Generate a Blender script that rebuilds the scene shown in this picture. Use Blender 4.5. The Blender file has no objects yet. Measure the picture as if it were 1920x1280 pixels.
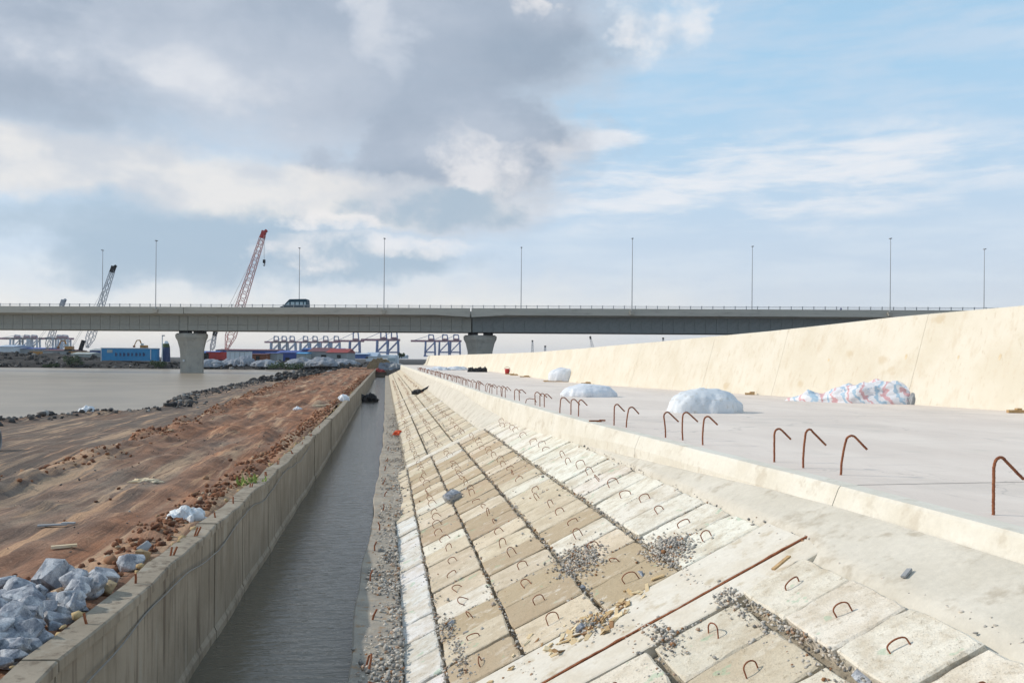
import bpy, bmesh, math, random
import numpy as np
from mathutils import Vector, Matrix, noise, Euler

# ------------------------------------------------------------------ camera, sky, sun, exposure
sc = bpy.context.scene
C = sc.collection
PI = math.pi
rad = math.radians

cam_d = bpy.data.cameras.new('camera')
cam_d.sensor_width = 36.0
cam_d.lens = 30.0
cam_d.shift_y = 34.0 / 1920.0
cam_d.clip_start = 0.1
cam_d.clip_end = 12000.0
cam = bpy.data.objects.new('camera', cam_d)
C.objects.link(cam)
cam.location = (0, 0, 1.2)
cam.rotation_euler = (Matrix.Rotation(rad(90), 3, 'X') @ Matrix.Rotation(rad(0.5), 3, 'Z')).to_euler()
sc.camera = cam

SUN_TO = Vector((-0.985, 0.13, 0.0)).normalized()
SUN_EL = rad(31)
sun_vec = Vector((SUN_TO.x * math.cos(SUN_EL), SUN_TO.y * math.cos(SUN_EL), math.sin(SUN_EL)))

world = bpy.data.worlds.new('World')
sc.world = world
world.use_nodes = True


class NT:
    """small node-tree builder"""
    def __init__(self, tree):
        self.t = tree
        tree.nodes.clear()

    def n(self, typ, **kw):
        nd = self.t.nodes.new(typ)
        for k, v in kw.items():
            setattr(nd, k, v)
        return nd

    def put(self, sock, v):
        if isinstance(v, bpy.types.NodeSocket):
            self.t.links.new(v, sock)
        elif v is not None:
            if sock.type == 'RGBA' and len(v) == 3:
                v = (*v, 1.0)
            sock.default_value = v

    def m(self, op, a, b=None, c=None, clamp=False):
        nd = self.n('ShaderNodeMath', operation=op, use_clamp=clamp)
        self.put(nd.inputs[0], a)
        if b is not None: self.put(nd.inputs[1], b)
        if c is not None: self.put(nd.inputs[2], c)
        return nd.outputs[0]

    def vm(self, op, a, b=None):
        nd = self.n('ShaderNodeVectorMath', operation=op)
        self.put(nd.inputs[0], a)
        if b is not None: self.put(nd.inputs[1], b)
        return nd.outputs[0]

    def mix(self, f, a, b, blend='MIX'):
        nd = self.n('ShaderNodeMix', data_type='RGBA', blend_type=blend)
        self.put(nd.inputs[0], f); self.put(nd.inputs[6], a); self.put(nd.inputs[7], b)
        return nd.outputs[2]

    def noise(self, vec, scale, detail=4, rough=.55, dist=0.0, col=False):
        nd = self.n('ShaderNodeTexNoise')
        if vec is not None: self.put(nd.inputs['Vector'], vec)
        nd.inputs['Scale'].default_value = scale
        nd.inputs['Detail'].default_value = detail
        nd.inputs['Roughness'].default_value = rough
        nd.inputs['Distortion'].default_value = dist
        return nd.outputs[1] if col else nd.outputs[0]

    def ss(self, v, lo, hi, a=0.0, b=1.0):
        nd = self.n('ShaderNodeMapRange', interpolation_type='SMOOTHSTEP')
        self.put(nd.inputs[0], v)
        nd.inputs[1].default_value = lo; nd.inputs[2].default_value = hi
        nd.inputs[3].default_value = a; nd.inputs[4].default_value = b
        return nd.outputs[0]

    def ramp(self, f, stops):
        nd = self.n('ShaderNodeValToRGB')
        els = nd.color_ramp.elements
        while len(els) < len(stops): els.new(0.5)
        for e, (p, c) in zip(els, stops):
            e.position = p
            e.color = (*c, 1) if len(c) == 3 else c
        self.put(nd.inputs[0], f)
        return nd.outputs[0]

    def mapping(self, vec, scale=(1, 1, 1), rot=(0, 0, 0), loc=(0, 0, 0)):
        nd = self.n('ShaderNodeMapping')
        self.put(nd.inputs[0], vec)
        nd.inputs[1].default_value = loc; nd.inputs[2].default_value = rot; nd.inputs[3].default_value = scale
        return nd.outputs[0]


def build_sky():
    w = NT(world.node_tree)
    tc = w.n('ShaderNodeTexCoord').outputs['Generated']
    sky = w.n('ShaderNodeTexSky', sky_type='NISHITA')
    sky.sun_disc = False
    sky.sun_elevation = SUN_EL
    sky.sun_rotation = math.atan2(SUN_TO.x, SUN_TO.y)
    sky.altitude = 0; sky.air_density = 1.0; sky.dust_density = 1.2; sky.ozone_density = 1.5
    d = w.vm('NORMALIZE', tc)
    sp = w.n('ShaderNodeSeparateXYZ'); w.put(sp.inputs[0], d)
    x, y, z = sp.outputs
    az = w.m('ARCTAN2', x, y)
    el = w.m('ARCSINE', z)
    # cloud noises: flattened towards the horizon
    dn = w.mapping(d, scale=(1, 1, 1.7))
    n_big = w.noise(w.mapping(dn, loc=(1.7, 0, .4)), 3.2, 7, .56, .15)
    n_mid = w.noise(w.mapping(dn, loc=(4, 2, 1)), 7.0, 7, .58, .15)
    n_fin = w.noise(w.mapping(d, scale=(1, 1, 1.3)), 15.0, 7, .60, .1)
    n_str = w.noise(w.mapping(d, scale=(1, 1, 5.5), rot=(0, .12, 0)), 8.0, 7, .60, .2)
    wa = w.m('ADD', az, w.m('ADD', w.m('MULTIPLY', w.m('SUBTRACT', n_mid, .5), .34), w.m('MULTIPLY', w.m('SUBTRACT', n_fin, .5), .07)))
    we = w.m('ADD', el, w.m('ADD', w.m('MULTIPLY', w.m('SUBTRACT', n_big, .5), .12), w.m('MULTIPLY', w.m('SUBTRACT', n_fin, .5), .05)))

    def blob(a0, e0, ra, re, lo=1.3, hi=.30):
        a = w.m('DIVIDE', w.m('SUBTRACT', wa, a0), ra); b = w.m('DIVIDE', w.m('SUBTRACT', we, e0), re)
        q = w.m('ADD', w.m('MULTIPLY', a, a), w.m('MULTIPLY', b, b))
        return w.ss(q, hi, lo, 1.0, 0.0)

    def mx(*v):
        r = v[0]
        for o in v[1:]: r = w.m('MAXIMUM', r, o)
        return r
    big = mx(blob(-.62, .38, .66, .19), blob(-.20, .36, .37, .15), blob(-.08, .245, .20, .10), blob(-.9, .42, .5, .25),
             blob(-1.9, .5, .8, .4), blob(3.0, .6, .5, .3), blob(-.3, .95, 1.1, .42), blob(1.9, .75, .6, .22))
    low = mx(blob(-.50, .195, .34, .040), blob(-.20, .185, .24, .035), blob(-1.1, .2, .5, .06), blob(2.4, .2, .6, .05))
    hole = mx(blob(-.34, .122, .23, .050, 1.3, .3), blob(-.08, .185, .10, .028, 1.3, .3), blob(-.16, .105, .14, .028, 1.3, .2))
    cirrus = mx(blob(.12, .222, .22, .045, 1.4, .1), blob(.30, .195, .34, .045, 1.5, .1), blob(1.2, .3, .6, .15, 1.5, .1))
    cirm = w.m('MULTIPLY', w.m('MULTIPLY', cirrus, w.ss(n_str, .36, .66)), .78)
    puff = w.m('MULTIPLY', mx(blob(.165, .385, .07, .06, 1.3, .3), blob(-.045, .245, .06, .03, 1.3, .3), blob(-.03, .40, .04, .02, 1.3, .3),
                              blob(-.21, .112, .055, .022, 1.3, .3), blob(-.13, .128, .10, .020, 1.3, .3), blob(-.19, .158, .05, .016, 1.3, .3), blob(-.01, .222, .09, .025, 1.3, .3)),
               w.ss(n_fin, .34, .64))
    bg_sky = w.n('ShaderNodeBackground'); w.put(bg_sky.inputs[0], sky.outputs[0]); bg_sky.inputs[1].default_value = SKY_K
    # thin bright haze high in the air; whiter and warmer low on the left
    veil = w.ss(el, .55, .0, .68, .90)
    veil_c = w.mix(w.ss(el, .05, .36), (.60, .68, .80), (.43, .68, .88))
    veil_c = w.mix(w.m('MULTIPLY', w.ss(n_str, .35, .70), .50), veil_c, (.72, .79, .87))
    veil_c = w.mix(w.m('MULTIPLY', w.ss(we, .115, .020), w.ss(wa, .42, -.10, .25, 1.0)), veil_c, (.88, .85, .82))
    shade = w.m('ADD', w.m('MULTIPLY', n_big, 1.15), w.m('MULTIPLY', w.m('SUBTRACT', n_mid, .5), .50))
    lit = mx(blob(-.42, .375, .10, .06, 1.9, .0), blob(-.33, .30, .15, .06, 1.9, .0), blob(-.17, .36, .05, .05, 1.9, .0))
    dark = mx(blob(-.50, .255, .20, .035, 1.9, .0), blob(-.10, .205, .12, .03, 1.9, .0), blob(.07, .35, .14, .035, 1.9, .0))
    sh = w.m('SUBTRACT', w.m('ADD', shade, w.m('MULTIPLY', lit, .24)), w.m('MULTIPLY', dark, .15))
    grey = w.ramp(sh, [(.36, (.335, .405, .505)), (.56, (.405, .470, .570)), (.76, (.52, .575, .665)), (1.0, (.80, .81, .84))])
    edge = w.m('MULTIPLY', big, w.m('SUBTRACT', 1.0, big))
    grey = w.mix(w.m('MULTIPLY', edge, 1.5, clamp=True), grey, (.74, .755, .80))
    cream = w.mix(w.ss(n_mid, .40, .62), (.62, .66, .72), (.82, .81, .80))

    def over(base, fac, col):
        b = w.n('ShaderNodeBackground'); w.put(b.inputs[0], col); b.inputs[1].default_value = CLOUD_K
        mxs = w.n('ShaderNodeMixShader')
        w.put(mxs.inputs[0], fac); w.t.links.new(base, mxs.inputs[1]); w.t.links.new(b.outputs[0], mxs.inputs[2])
        return mxs.outputs[0]
    s = bg_sky.outputs[0]
    s = over(s, veil, veil_c)
    s = over(s, cirm, (.86, .87, .90))
    s = over(s, w.m('MULTIPLY', big, .95), grey)
    s = over(s, w.m('MULTIPLY', low, .92), cream)
    s = over(s, w.m('MULTIPLY', hole, .80), (.38, .50, .62))
    s = over(s, w.m('MULTIPLY', puff, .70), (.90, .88, .88))
    out = w.n('ShaderNodeOutputWorld'); w.t.links.new(s, out.inputs[0])


SKY_K = 0.15
CLOUD_K = 0.82
build_sky()

sun_d = bpy.data.lights.new('sun', 'SUN')
sun_d.energy = 2.6
sun_d.angle = rad(0.6)
sun_d.color = (1.0, 0.925, 0.82)
sun = bpy.data.objects.new('sun', sun_d)
C.objects.link(sun)
sun.rotation_euler = sun_vec.to_track_quat('Z', 'Y').to_euler()
sun.location = (-40, 0, 60)

sc.view_settings.view_transform = 'Standard'
sc.view_settings.look = 'None'
sc.view_settings.exposure = 0.32
sc.view_settings.gamma = 1.0
sc.view_settings.use_curve_mapping = False

# ------------------------------------------------------------------ helpers
R = random.Random(11)
NR = np.random.default_rng(5)
KX, QX = 0.1464053, 0.9892247          # the embankment runs along s; t points across it to the right


def W(s, t, z=0.0):
    return Vector((QX * t - KX * s, KX * t + QX * s, z))


S_AX = Vector((-KX, QX, 0)); T_AX = Vector((QX, KX, 0))
CR, SR = math.cos(rad(.5)), math.sin(rad(.5))


def at(px, py, d):
    """a point d metres away in the direction of photo pixel (px, py)"""
    u, v = px - 960, py - 640
    U = u * CR + v * SR; V = -u * SR + v * CR - 34
    return Vector((U / 1600 * d, d, 1.2 - V / 1600 * d))


def ip(x, xs, ys):
    return float(np.interp(x, xs, ys))


def smooth_ip(xs, ys):
    xs = np.array(xs, float); ys = np.array(ys, float)
    g = np.linspace(xs[0], xs[-1], 600)
    v = np.interp(g, xs, ys)
    k = np.hanning(25); k /= k.sum()
    vp = np.pad(v, 12, mode='edge')
    v2 = np.convolve(vp, k, 'valid')
    return lambda x: float(np.interp(x, g, v2))


def fbm(p, o=4):
    return noise.fractal(p, 1.0, 2.0, o, noise_basis='PERLIN_ORIGINAL')


def tag(o, label=None, cat=None, group=None, kind=None):
    if label: o['label'] = label
    if cat: o['category'] = cat
    if group: o['group'] = group
    if kind: o['kind'] = kind
    return o


def empty(name, loc, label=None, cat=None, group=None):
    o = bpy.data.objects.new(name, None)
    o.empty_display_size = .3
    C.objects.link(o)
    o.location = loc
    return tag(o, label, cat, group)


def new_obj(name, me, parent=None, loc=(0, 0, 0)):
    o = bpy.data.objects.new(name, me)
    C.objects.link(o)
    o.parent = parent
    o.location = loc
    return o


class MB:
    def __init__(self): self.v = []; self.f = []

    def add(self, vs, fs):
        b = len(self.v)
        self.v += [Vector(p) for p in vs]
        self.f += [tuple(i + b for i in f) for f in fs]
        return self

    def hexa(self, p):          # 8 points: bottom ring of four, top ring of four
        return self.add(p, [(3, 2, 1, 0), (4, 5, 6, 7), (0, 1, 5, 4), (1, 2, 6, 5), (2, 3, 7, 6), (3, 0, 4, 7)])

    def box(self, c, sz, rz=0.0, rot=None):
        M = rot if rot else Matrix.Rotation(rz, 3, 'Z')
        h = [s / 2 for s in sz]; c = Vector(c)
        p = [c + M @ Vector((x * h[0], y * h[1], z * h[2])) for z in (-1, 1) for x, y in ((-1, -1), (1, -1), (1, 1), (-1, 1))]
        return self.hexa(p)

    def bar(self, a, b, wdt, hgt=None):
        a = Vector(a); b = Vector(b); d = b - a
        if d.length < 1e-6: return self
        q = d.to_track_quat('Z', 'Y').to_matrix()
        return self.box((a + b) / 2, (wdt, hgt or wdt, d.length), rot=q)

    def tube(self, pts, r, n=6, caps=True):
        pts = [Vector(p) for p in pts]
        rs = r if isinstance(r, (list, tuple)) else [r] * len(pts)
        rings = []; up = None
        for i, p in enumerate(pts):
            d = (pts[min(i + 1, len(pts) - 1)] - pts[max(i - 1, 0)]).normalized()
            if up is None:
                up = Vector((0, 0, 1)) if abs(d.z) < .9 else Vector((1, 0, 0))
            a = d.cross(up)
            if a.length < 1e-5: a = d.orthogonal()
            a.normalize(); b = a.cross(d).normalized(); up = b
            rings.append([p + (a * math.cos(2 * PI * k / n) + b * math.sin(2 * PI * k / n)) * rs[i] for k in range(n)])
        vs = [v for g in rings for v in g]; fs = []
        for i in range(len(pts) - 1):
            for k in range(n):
                k2 = (k + 1) % n
                fs.append((i * n + k, (i + 1) * n + k, (i + 1) * n + k2, i * n + k2))
        if caps:
            fs.append(tuple(range(n))); fs.append(tuple(range((len(pts) - 1) * n, len(pts) * n))[::-1])
        return self.add(vs, fs)

    def loft(self, rings, close=True, caps=True):
        n = len(rings[0]); vs = [v for g in rings for v in g]; fs = []
        for i in range(len(rings) - 1):
            for k in range(n if close else n - 1):
                k2 = (k + 1) % n
                fs.append((i * n + k, i * n + k2, (i + 1) * n + k2, (i + 1) * n + k))
        if caps:
            fs.append(tuple(range(n))[::-1]); fs.append(tuple(range((len(rings) - 1) * n, len(rings) * n)))
        return self.add(vs, fs)

    def mesh(self, name, mat, org=(0, 0, 0), smooth=False):
        me = bpy.data.meshes.new(name)
        o = Vector(org)
        me.from_pydata([tuple(p - o) for p in self.v], [], self.f)
        if mat: me.materials.append(mat)
        bm = bmesh.new(); bm.from_mesh(me); bmesh.ops.recalc_face_normals(bm, faces=bm.faces[:]); bm.to_mesh(me); bm.free()
        if smooth:
            me.polygons.foreach_set('use_smooth', [True] * len(me.polygons))
        me.update()
        return me

    def build(self, name, mat, parent=None, org=None, smooth=False):
        """vertices are given in world space; org = where the object's origin goes"""
        wo = Vector((0, 0, 0))
        if parent:
            q = parent
            while q: wo += q.location; q = q.parent
        og = Vector(org) if org is not None else wo
        me = self.mesh(name, mat, og, smooth)
        return new_obj(name, me, parent, og - wo)


def grid_obj(name, P, mat, parent=None, smooth=True):
    """P: rows x cols x 3 array"""
    r, c, _ = P.shape
    me = bpy.data.meshes.new(name)
    idx = np.arange(r * c).reshape(r, c)
    q = np.stack([idx[:-1, :-1], idx[:-1, 1:], idx[1:, 1:], idx[1:, :-1]], -1).reshape(-1, 4)
    me.from_pydata(P.reshape(-1, 3).tolist(), [], q.tolist())
    me.materials.append(mat)
    if smooth: me.polygons.foreach_set('use_smooth', [True] * len(me.polygons))
    me.update()
    return new_obj(name, me, parent)


ICO = None


def ico_base(sub):
    bm = bmesh.new(); bmesh.ops.create_icosphere(bm, subdivisions=sub, radius=1.0)
    bm.verts.ensure_lookup_table()
    v = np.array([p.co[:] for p in bm.verts]); f = np.array([[q.index for q in p.verts] for p in bm.faces])
    bm.free(); return v, f


def stones(name, pts, mat, parent=None, squash=.7, flat=True):
    """many small angular stones in one mesh; pts rows are x, y, z, radius"""
    bv, bf = ico_base(1)
    pts = np.asarray(pts, float); n = len(pts); nv = len(bv)
    vv = np.repeat(bv[None], n, 0) * NR.uniform(.62, 1.2, (n, nv, 1))
    vv *= NR.uniform(.65, 1.25, (n, 1, 3)) * np.array([1, 1, squash])
    a = NR.uniform(0, 2 * PI, n); b = NR.normal(0, .5, n)
    ca, sa, cb, sb = np.cos(a), np.sin(a), np.cos(b), np.sin(b)
    x, y, z = vv[..., 0], vv[..., 1], vv[..., 2]
    y, z = y * cb[:, None] - z * sb[:, None], y * sb[:, None] + z * cb[:, None]
    x, y = x * ca[:, None] - y * sa[:, None], x * sa[:, None] + y * ca[:, None]
    vv = np.stack([x, y, z], -1) * pts[:, None, 3:4] + pts[:, None, :3]
    ff = (bf[None] + (np.arange(n) * nv)[:, None, None]).reshape(-1, 3)
    me = bpy.data.meshes.new(name)
    me.vertices.add(n * nv); me.vertices.foreach_set('co', vv.reshape(-1))
    me.loops.add(len(ff) * 3); me.loops.foreach_set('vertex_index', ff.reshape(-1).astype(np.int32))
    me.polygons.add(len(ff)); me.polygons.foreach_set('loop_start', np.arange(len(ff), dtype=np.int32) * 3)
    at_ = me.attributes.new('tone', 'FLOAT', 'POINT')
    at_.data.foreach_set('value', np.repeat(NR.uniform(0, 1, n), nv).astype(np.float32))
    me.materials.append(mat); me.update(calc_edges=True); me.validate()
    o = new_obj(name, me, parent)
    o['kind'] = 'stuff'
    return o


# ------------------------------------------------------------------ materials
def pmat(name, c1, c2=None, c3=None, scale=3.0, rough=.85, bump=.0, bscale=None, metal=0.0, spec=.3, stretch=(1, 1, 1), detail=6, lo=.35, hi=.65, fine=.0, coord='Object', bdist=.02):
    m = bpy.data.materials.new(name); m.use_nodes = True
    t = NT(m.node_tree)
    tc = t.n('ShaderNodeTexCoord').outputs[coord]
    v = t.mapping(tc, scale=stretch) if stretch != (1, 1, 1) else tc
    b = t.n('ShaderNodeBsdfPrincipled')
    col = c1
    if c2:
        col = t.mix(t.ss(t.noise(v, scale, detail, .62), lo, hi), c1, c2)
    if c3:
        col = t.mix(t.ss(t.noise(t.mapping(v, loc=(3, 5, 9)), scale * 2.7, detail, .65), .52, .70), col, c3)
    if fine:
        g = t.noise(tc, scale * 14, 4, .7)
        col = t.mix(1.0, col, t.ramp(g, [(.25, (1 - fine,) * 3), (.75, (1 + fine,) * 3)]), 'MULTIPLY')
    t.put(b.inputs['Base Color'], col)
    b.inputs['Roughness'].default_value = rough; b.inputs['Metallic'].default_value = metal
    b.inputs['Specular IOR Level'].default_value = spec
    if bump:
        bn = t.n('ShaderNodeBump'); bn.inputs['Strength'].default_value = bump; bn.inputs['Distance'].default_value = bdist
        t.put(bn.inputs['Height'], t.noise(tc, bscale or scale * 6, 8, .68))
        t.t.links.new(bn.outputs[0], b.inputs['Normal'])
    o = t.n('ShaderNodeOutputMaterial'); t.t.links.new(b.outputs[0], o.inputs[0])
    return m


M = {}
M['curb'] = pmat('curb_concrete', (.72, .69, .61), (.65, .61, .52), (.57, .52, .43), 1.3, .85, .25, 30, fine=.06)
M['apron'] = pmat('apron_concrete', (.57, .53, .45), (.64, .60, .52), (.45, .40, .32), 1.1, .9, .35, 22, fine=.08)
M['rib'] = pmat('rib_concrete', (.70, .66, .58), (.62, .56, .46), (.52, .45, .34), 1.6, .9, .3, 25, fine=.08)
M['under'] = pmat('slope_bedding', (.26, .23, .18), (.38, .34, .27), (.14, .125, .105), 6, .95, .8, 40, fine=.25)
M['ledge'] = pmat('ledge_concrete', (.30, .27, .23), (.42, .37, .30), (.34, .22, .13), 2.2, .95, .6, 30, fine=.15)
M['rust'] = pmat('rusty_steel', (.20, .065, .028), (.30, .11, .045), (.10, .04, .025), 18, .85, .3, 60)
M['bar_rust'] = pmat('rusty_rebar', (.23, .075, .035), (.33, .13, .06), (.14, .05, .03), 14, .8, .4, 90)
M['rock'] = pmat('limestone', (.24, .26, .30), (.50, .515, .54), (.12, .14, .175), 6.0, .9, 1.0, 14, fine=.35, lo=.42, hi=.58)
M['brownrock'] = pmat('brown_rock', (.34, .25, .15), (.45, .34, .20), (.22, .16, .11), 4, .9, .7, 12, fine=.12)
M['white_sack'] = pmat('white_woven_plastic', (.74, .76, .79), (.66, .69, .74), None, 3, .55, .55, 9, fine=.05)
M['grey_sack'] = pmat('grey_plastic_sheet', (.60, .64, .68), (.72, .75, .78), (.52, .53, .52), 3, .5, .6, 8)
M['black'] = pmat('black_plastic', (.012, .012, .014), (.025, .025, .028), None, 4, .45, .5, 12)
M['wood'] = pmat('weathered_wood', (.42, .27, .13), (.55, .38, .20), (.22, .13, .07), 6, .85, .4, 40, stretch=(1, 1, 4))
M['paleboard'] = pmat('pale_board', (.62, .50, .33), (.70, .60, .44), None, 4, .85, .3, 30)
M['pier'] = pmat('pier_concrete', (.42, .405, .36), (.36, .35, .315), (.29, .285, .26), .35, .9, .1, 5)
M['girder'] = pmat('girder_concrete', (.33, .335, .305), (.29, .295, .27), (.245, .25, .235), .45, .9, .1, 4, stretch=(1, 1, 2))
M['girder2'] = pmat('girder_concrete_dark', (.215, .235, .235), (.185, .205, .207), (.165, .18, .182), .45, .9, .1, 4)
M['fascia'] = pmat('parapet_concrete', (.45, .43, .375), (.50, .475, .415), (.37, .35, .31), .35, .9, .1, 5, stretch=(.3, .3, 2))
M['steel'] = pmat('galvanised_steel', (.38, .40, .42), (.32, .34, .36), None, 3, .5, 0, metal=.4)
M['asphalt'] = pmat('asphalt', (.05, .05, .052), (.065, .063, .06), None, 2, .9, .2, 30)
M['dark_rubber'] = pmat('dark_rubber', (.015, .015, .016), None, None, 1, .8)
M['red_paint'] = pmat('red_paint', (.42, .03, .03), (.34, .03, .03), None, 1, .5)
M['pink_lattice'] = pmat('faded_red_lattice', (.50, .16, .15), (.60, .34, .32), None, .5, .6)
M['grey_lattice'] = pmat('grey_lattice', (.34, .37, .42), (.42, .44, .47), None, .5, .6)
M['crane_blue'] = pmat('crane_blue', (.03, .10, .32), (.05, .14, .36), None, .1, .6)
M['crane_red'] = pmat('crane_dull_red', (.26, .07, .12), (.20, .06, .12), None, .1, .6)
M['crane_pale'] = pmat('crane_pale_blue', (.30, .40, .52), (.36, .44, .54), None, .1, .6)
M['crane_mid'] = pmat('crane_mid_blue', (.09, .19, .38), (.12, .22, .40), None, .1, .6)
M['yellow_paint'] = pmat('yellow_paint', (.45, .22, .05), (.36, .18, .05), None, 1, .6)
M['blue_cabin'] = pmat('blue_cabin_paint', (.025, .25, .52), (.035, .29, .56), None, .6, .5)
M['blue_shed'] = pmat('blue_shed_sheet', (.02, .055, .26), (.03, .08, .30), None, .3, .5)
M['white_paint'] = pmat('white_paint', (.62, .68, .72), (.56, .62, .66), None, .4, .6)
M['cabin_dark'] = pmat('dark_lettering', (.02, .05, .14), None, None, 1, .6)
M['red_roof'] = pmat('red_roof_sheet', (.30, .035, .03), (.24, .035, .03), None, .2, .6)
M['maroon_roof'] = pmat('maroon_roof_sheet', (.16, .06, .07), (.12, .05, .06), None, .2, .7)
M['grey_wall'] = pmat('grey_render', (.34, .37, .38), (.28, .31, .32), None, .3, .85)
M['dark_void'] = pmat('dark_opening', (.012, .014, .016), None, None, 1, .9)
M['far_earth'] = pmat('far_bank_earth', (.016, .015, .015), (.030, .028, .027), (.06, .055, .05), .12, .95, .5, .8, fine=.3)
M['gravel_heap'] = pmat('blue_grey_gravel', (.22, .245, .29), (.29, .31, .34), (.15, .17, .20), .5, .95, .6, 4, fine=.25)
M['leaf'] = pmat('leaf_green', (.030, .060, .018), (.050, .085, .024), (.018, .036, .012), .9, .8)
M['weed'] = pmat('weed_green', (.16, .22, .04), (.24, .28, .06), None, 9, .7)
M['bark'] = pmat('bark', (.09, .07, .05), (.06, .05, .04), None, 3, .9)
M['van'] = pmat('van_dark_blue', (.008, .045, .075), (.012, .055, .085), None, .5, .5, spec=.2)
M['van_glass'] = pmat('van_glass', (.34, .47, .52), (.38, .50, .55), None, .5, .12, spec=.6)
M['lamp'] = pmat('lamp_housing', (.30, .32, .34), None, None, 1, .5)
M['cloth'] = pmat('dark_blue_cloth', (.03, .05, .16), (.04, .06, .18), None, 5, .9)
M['orange'] = pmat('orange_plastic', (.75, .12, .04), (.65, .10, .04), None, 8, .6)
M['cable'] = pmat('grey_hose', (.27, .26, .235), (.22, .21, .19), None, 6, .7)
M['foam'] = pmat('yellow_mortar', (.50, .38, .20), (.42, .30, .16), (.33, .22, .12), 6, .95, .6, 20)
M['pipe_grey'] = pmat('grey_pipe_concrete', (.32, .33, .34), (.26, .27, .28), None, 2, .9, .3, 12)
M['tin'] = pmat('tin_sheet', (.40, .44, .42), (.34, .37, .36), None, .5, .6)
M['land'] = pmat('far_ground', (.10, .095, .09), (.15, .14, .13), (.20, .19, .18), .02, .95)


def stone_mat(name, stops, rough=.9):
    m = bpy.data.materials.new(name); m.use_nodes = True
    t = NT(m.node_tree)
    a = t.n('ShaderNodeAttribute', attribute_name='tone').outputs['Fac']
    tc = t.n('ShaderNodeTexCoord').outputs['Object']
    f = t.m('ADD', a, t.m('MULTIPLY', t.m('SUBTRACT', t.noise(tc, 40, 3), .5), .3))
    b = t.n('ShaderNodeBsdfPrincipled')
    t.put(b.inputs['Base Color'], t.ramp(f, stops)); b.inputs['Roughness'].default_value = rough
    b.inputs['Specular IOR Level'].default_value = .25
    o = t.n('ShaderNodeOutputMaterial'); t.t.links.new(b.outputs[0], o.inputs[0])
    return m


M['gravel'] = stone_mat('grey_gravel', [(.0, (.17, .165, .16)), (.30, (.36, .34, .31)), (.60, (.50, .465, .41)), (.84, (.64, .58, .50)), (.96, (.30, .15, .07))])
M['clod'] = stone_mat('red_clods', [(.0, (.10, .048, .03)), (.5, (.22, .095, .05)), (.8, (.30, .145, .08)), (.93, (.28, .17, .10)), (.98, (.44, .36, .26))])
M['shore_stone'] = stone_mat('dark_shore_stone', [(.0, (.035, .035, .04)), (.5, (.085, .082, .08)), (.85, (.15, .14, .13)), (.95, (.34, .33, .31))])
M['dark_rubble'] = stone_mat('dark_rubble', [(.0, (.012, .012, .013)), (.5, (.035, .034, .033)), (.85, (.08, .075, .07)), (.95, (.25, .24, .23))])
M['scrap'] = stone_mat('scrap_chips', [(.0, (.26, .14, .07)), (.35, (.50, .36, .19)), (.8, (.72, .60, .40))])


def slab_mat():
    m = bpy.data.materials.new('slab_concrete'); m.use_nodes = True
    t = NT(m.node_tree)
    oi = t.n('ShaderNodeObjectInfo')
    geo = t.n('ShaderNodeNewGeometry').outputs['Position']
    n1 = t.noise(geo, 2.6, 6, .65); n2 = t.noise(geo, 16, 6, .7); n3 = t.noise(geo, 70, 4, .7)
    c = oi.outputs['Color']
    st = t.noise(t.mapping(t.mapping(geo, rot=(0, 0, rad(-8.4))), scale=(.9, 1.5, .9)), 3.0, 7, .66)
    c = t.mix(t.ss(n1, .42, .68, 0, .60), c, (.50, .41, .29))
    c = t.mix(t.ss(st, .50, .72, 0, .42), c, (.46, .37, .25))
    c = t.mix(t.ss(st, .46, .34, 0, .35), c, (.80, .755, .67))
    c = t.mix(t.ss(n2, .53, .72, 0, .6), c, (.34, .27, .18))
    c = t.mix(1.0, c, t.ramp(n3, [(.25, (.82, .815, .80)), (.75, (1.12, 1.12, 1.11))]), 'MULTIPLY')
    g = t.noise(t.mapping(geo, loc=(4, 8, 2)), 3.6, 3, .6)
    c = t.mix(t.m('MULTIPLY', t.ss(g, .655, .69), .42), c, (.30, .50, .33))
    sp = t.ss(t.noise(geo, 120, 2, .5), .68, .74, 0, .45)
    c = t.mix(sp, c, (.22, .18, .13))
    c = t.mix(t.ss(t.noise(geo, 5.0, 7, .75), .60, .66, 0, .55), c, (.78, .735, .65))
    vo = t.n('ShaderNodeTexVoronoi'); vo.inputs['Scale'].default_value = 55; t.put(vo.inputs['Vector'], geo)
    pit = t.m('MULTIPLY', t.ss(vo.outputs['Distance'], .22, .12), t.ss(n2, .42, .6))
    c = t.mix(t.m('MULTIPLY', pit, .5), c, (.25, .20, .15))
    b = t.n('ShaderNodeBsdfPrincipled')
    t.put(b.inputs['Base Color'], c); b.inputs['Roughness'].default_value = .9; b.inputs['Specular IOR Level'].default_value = .25
    bn = t.n('ShaderNodeBump'); bn.inputs['Strength'].default_value = .8; bn.inputs['Distance'].default_value = .014
    t.put(bn.inputs['Height'], t.m('SUBTRACT', t.m('ADD', t.m('MULTIPLY', n2, 1.3), t.m('MULTIPLY', n3, .6)), t.m('MULTIPLY', pit, .6))); t.t.links.new(bn.outputs[0], b.inputs['Normal'])
    o = t.n('ShaderNodeOutputMaterial'); t.t.links.new(b.outputs[0], o.inputs[0])
    return m


M['slab'] = slab_mat()


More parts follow.
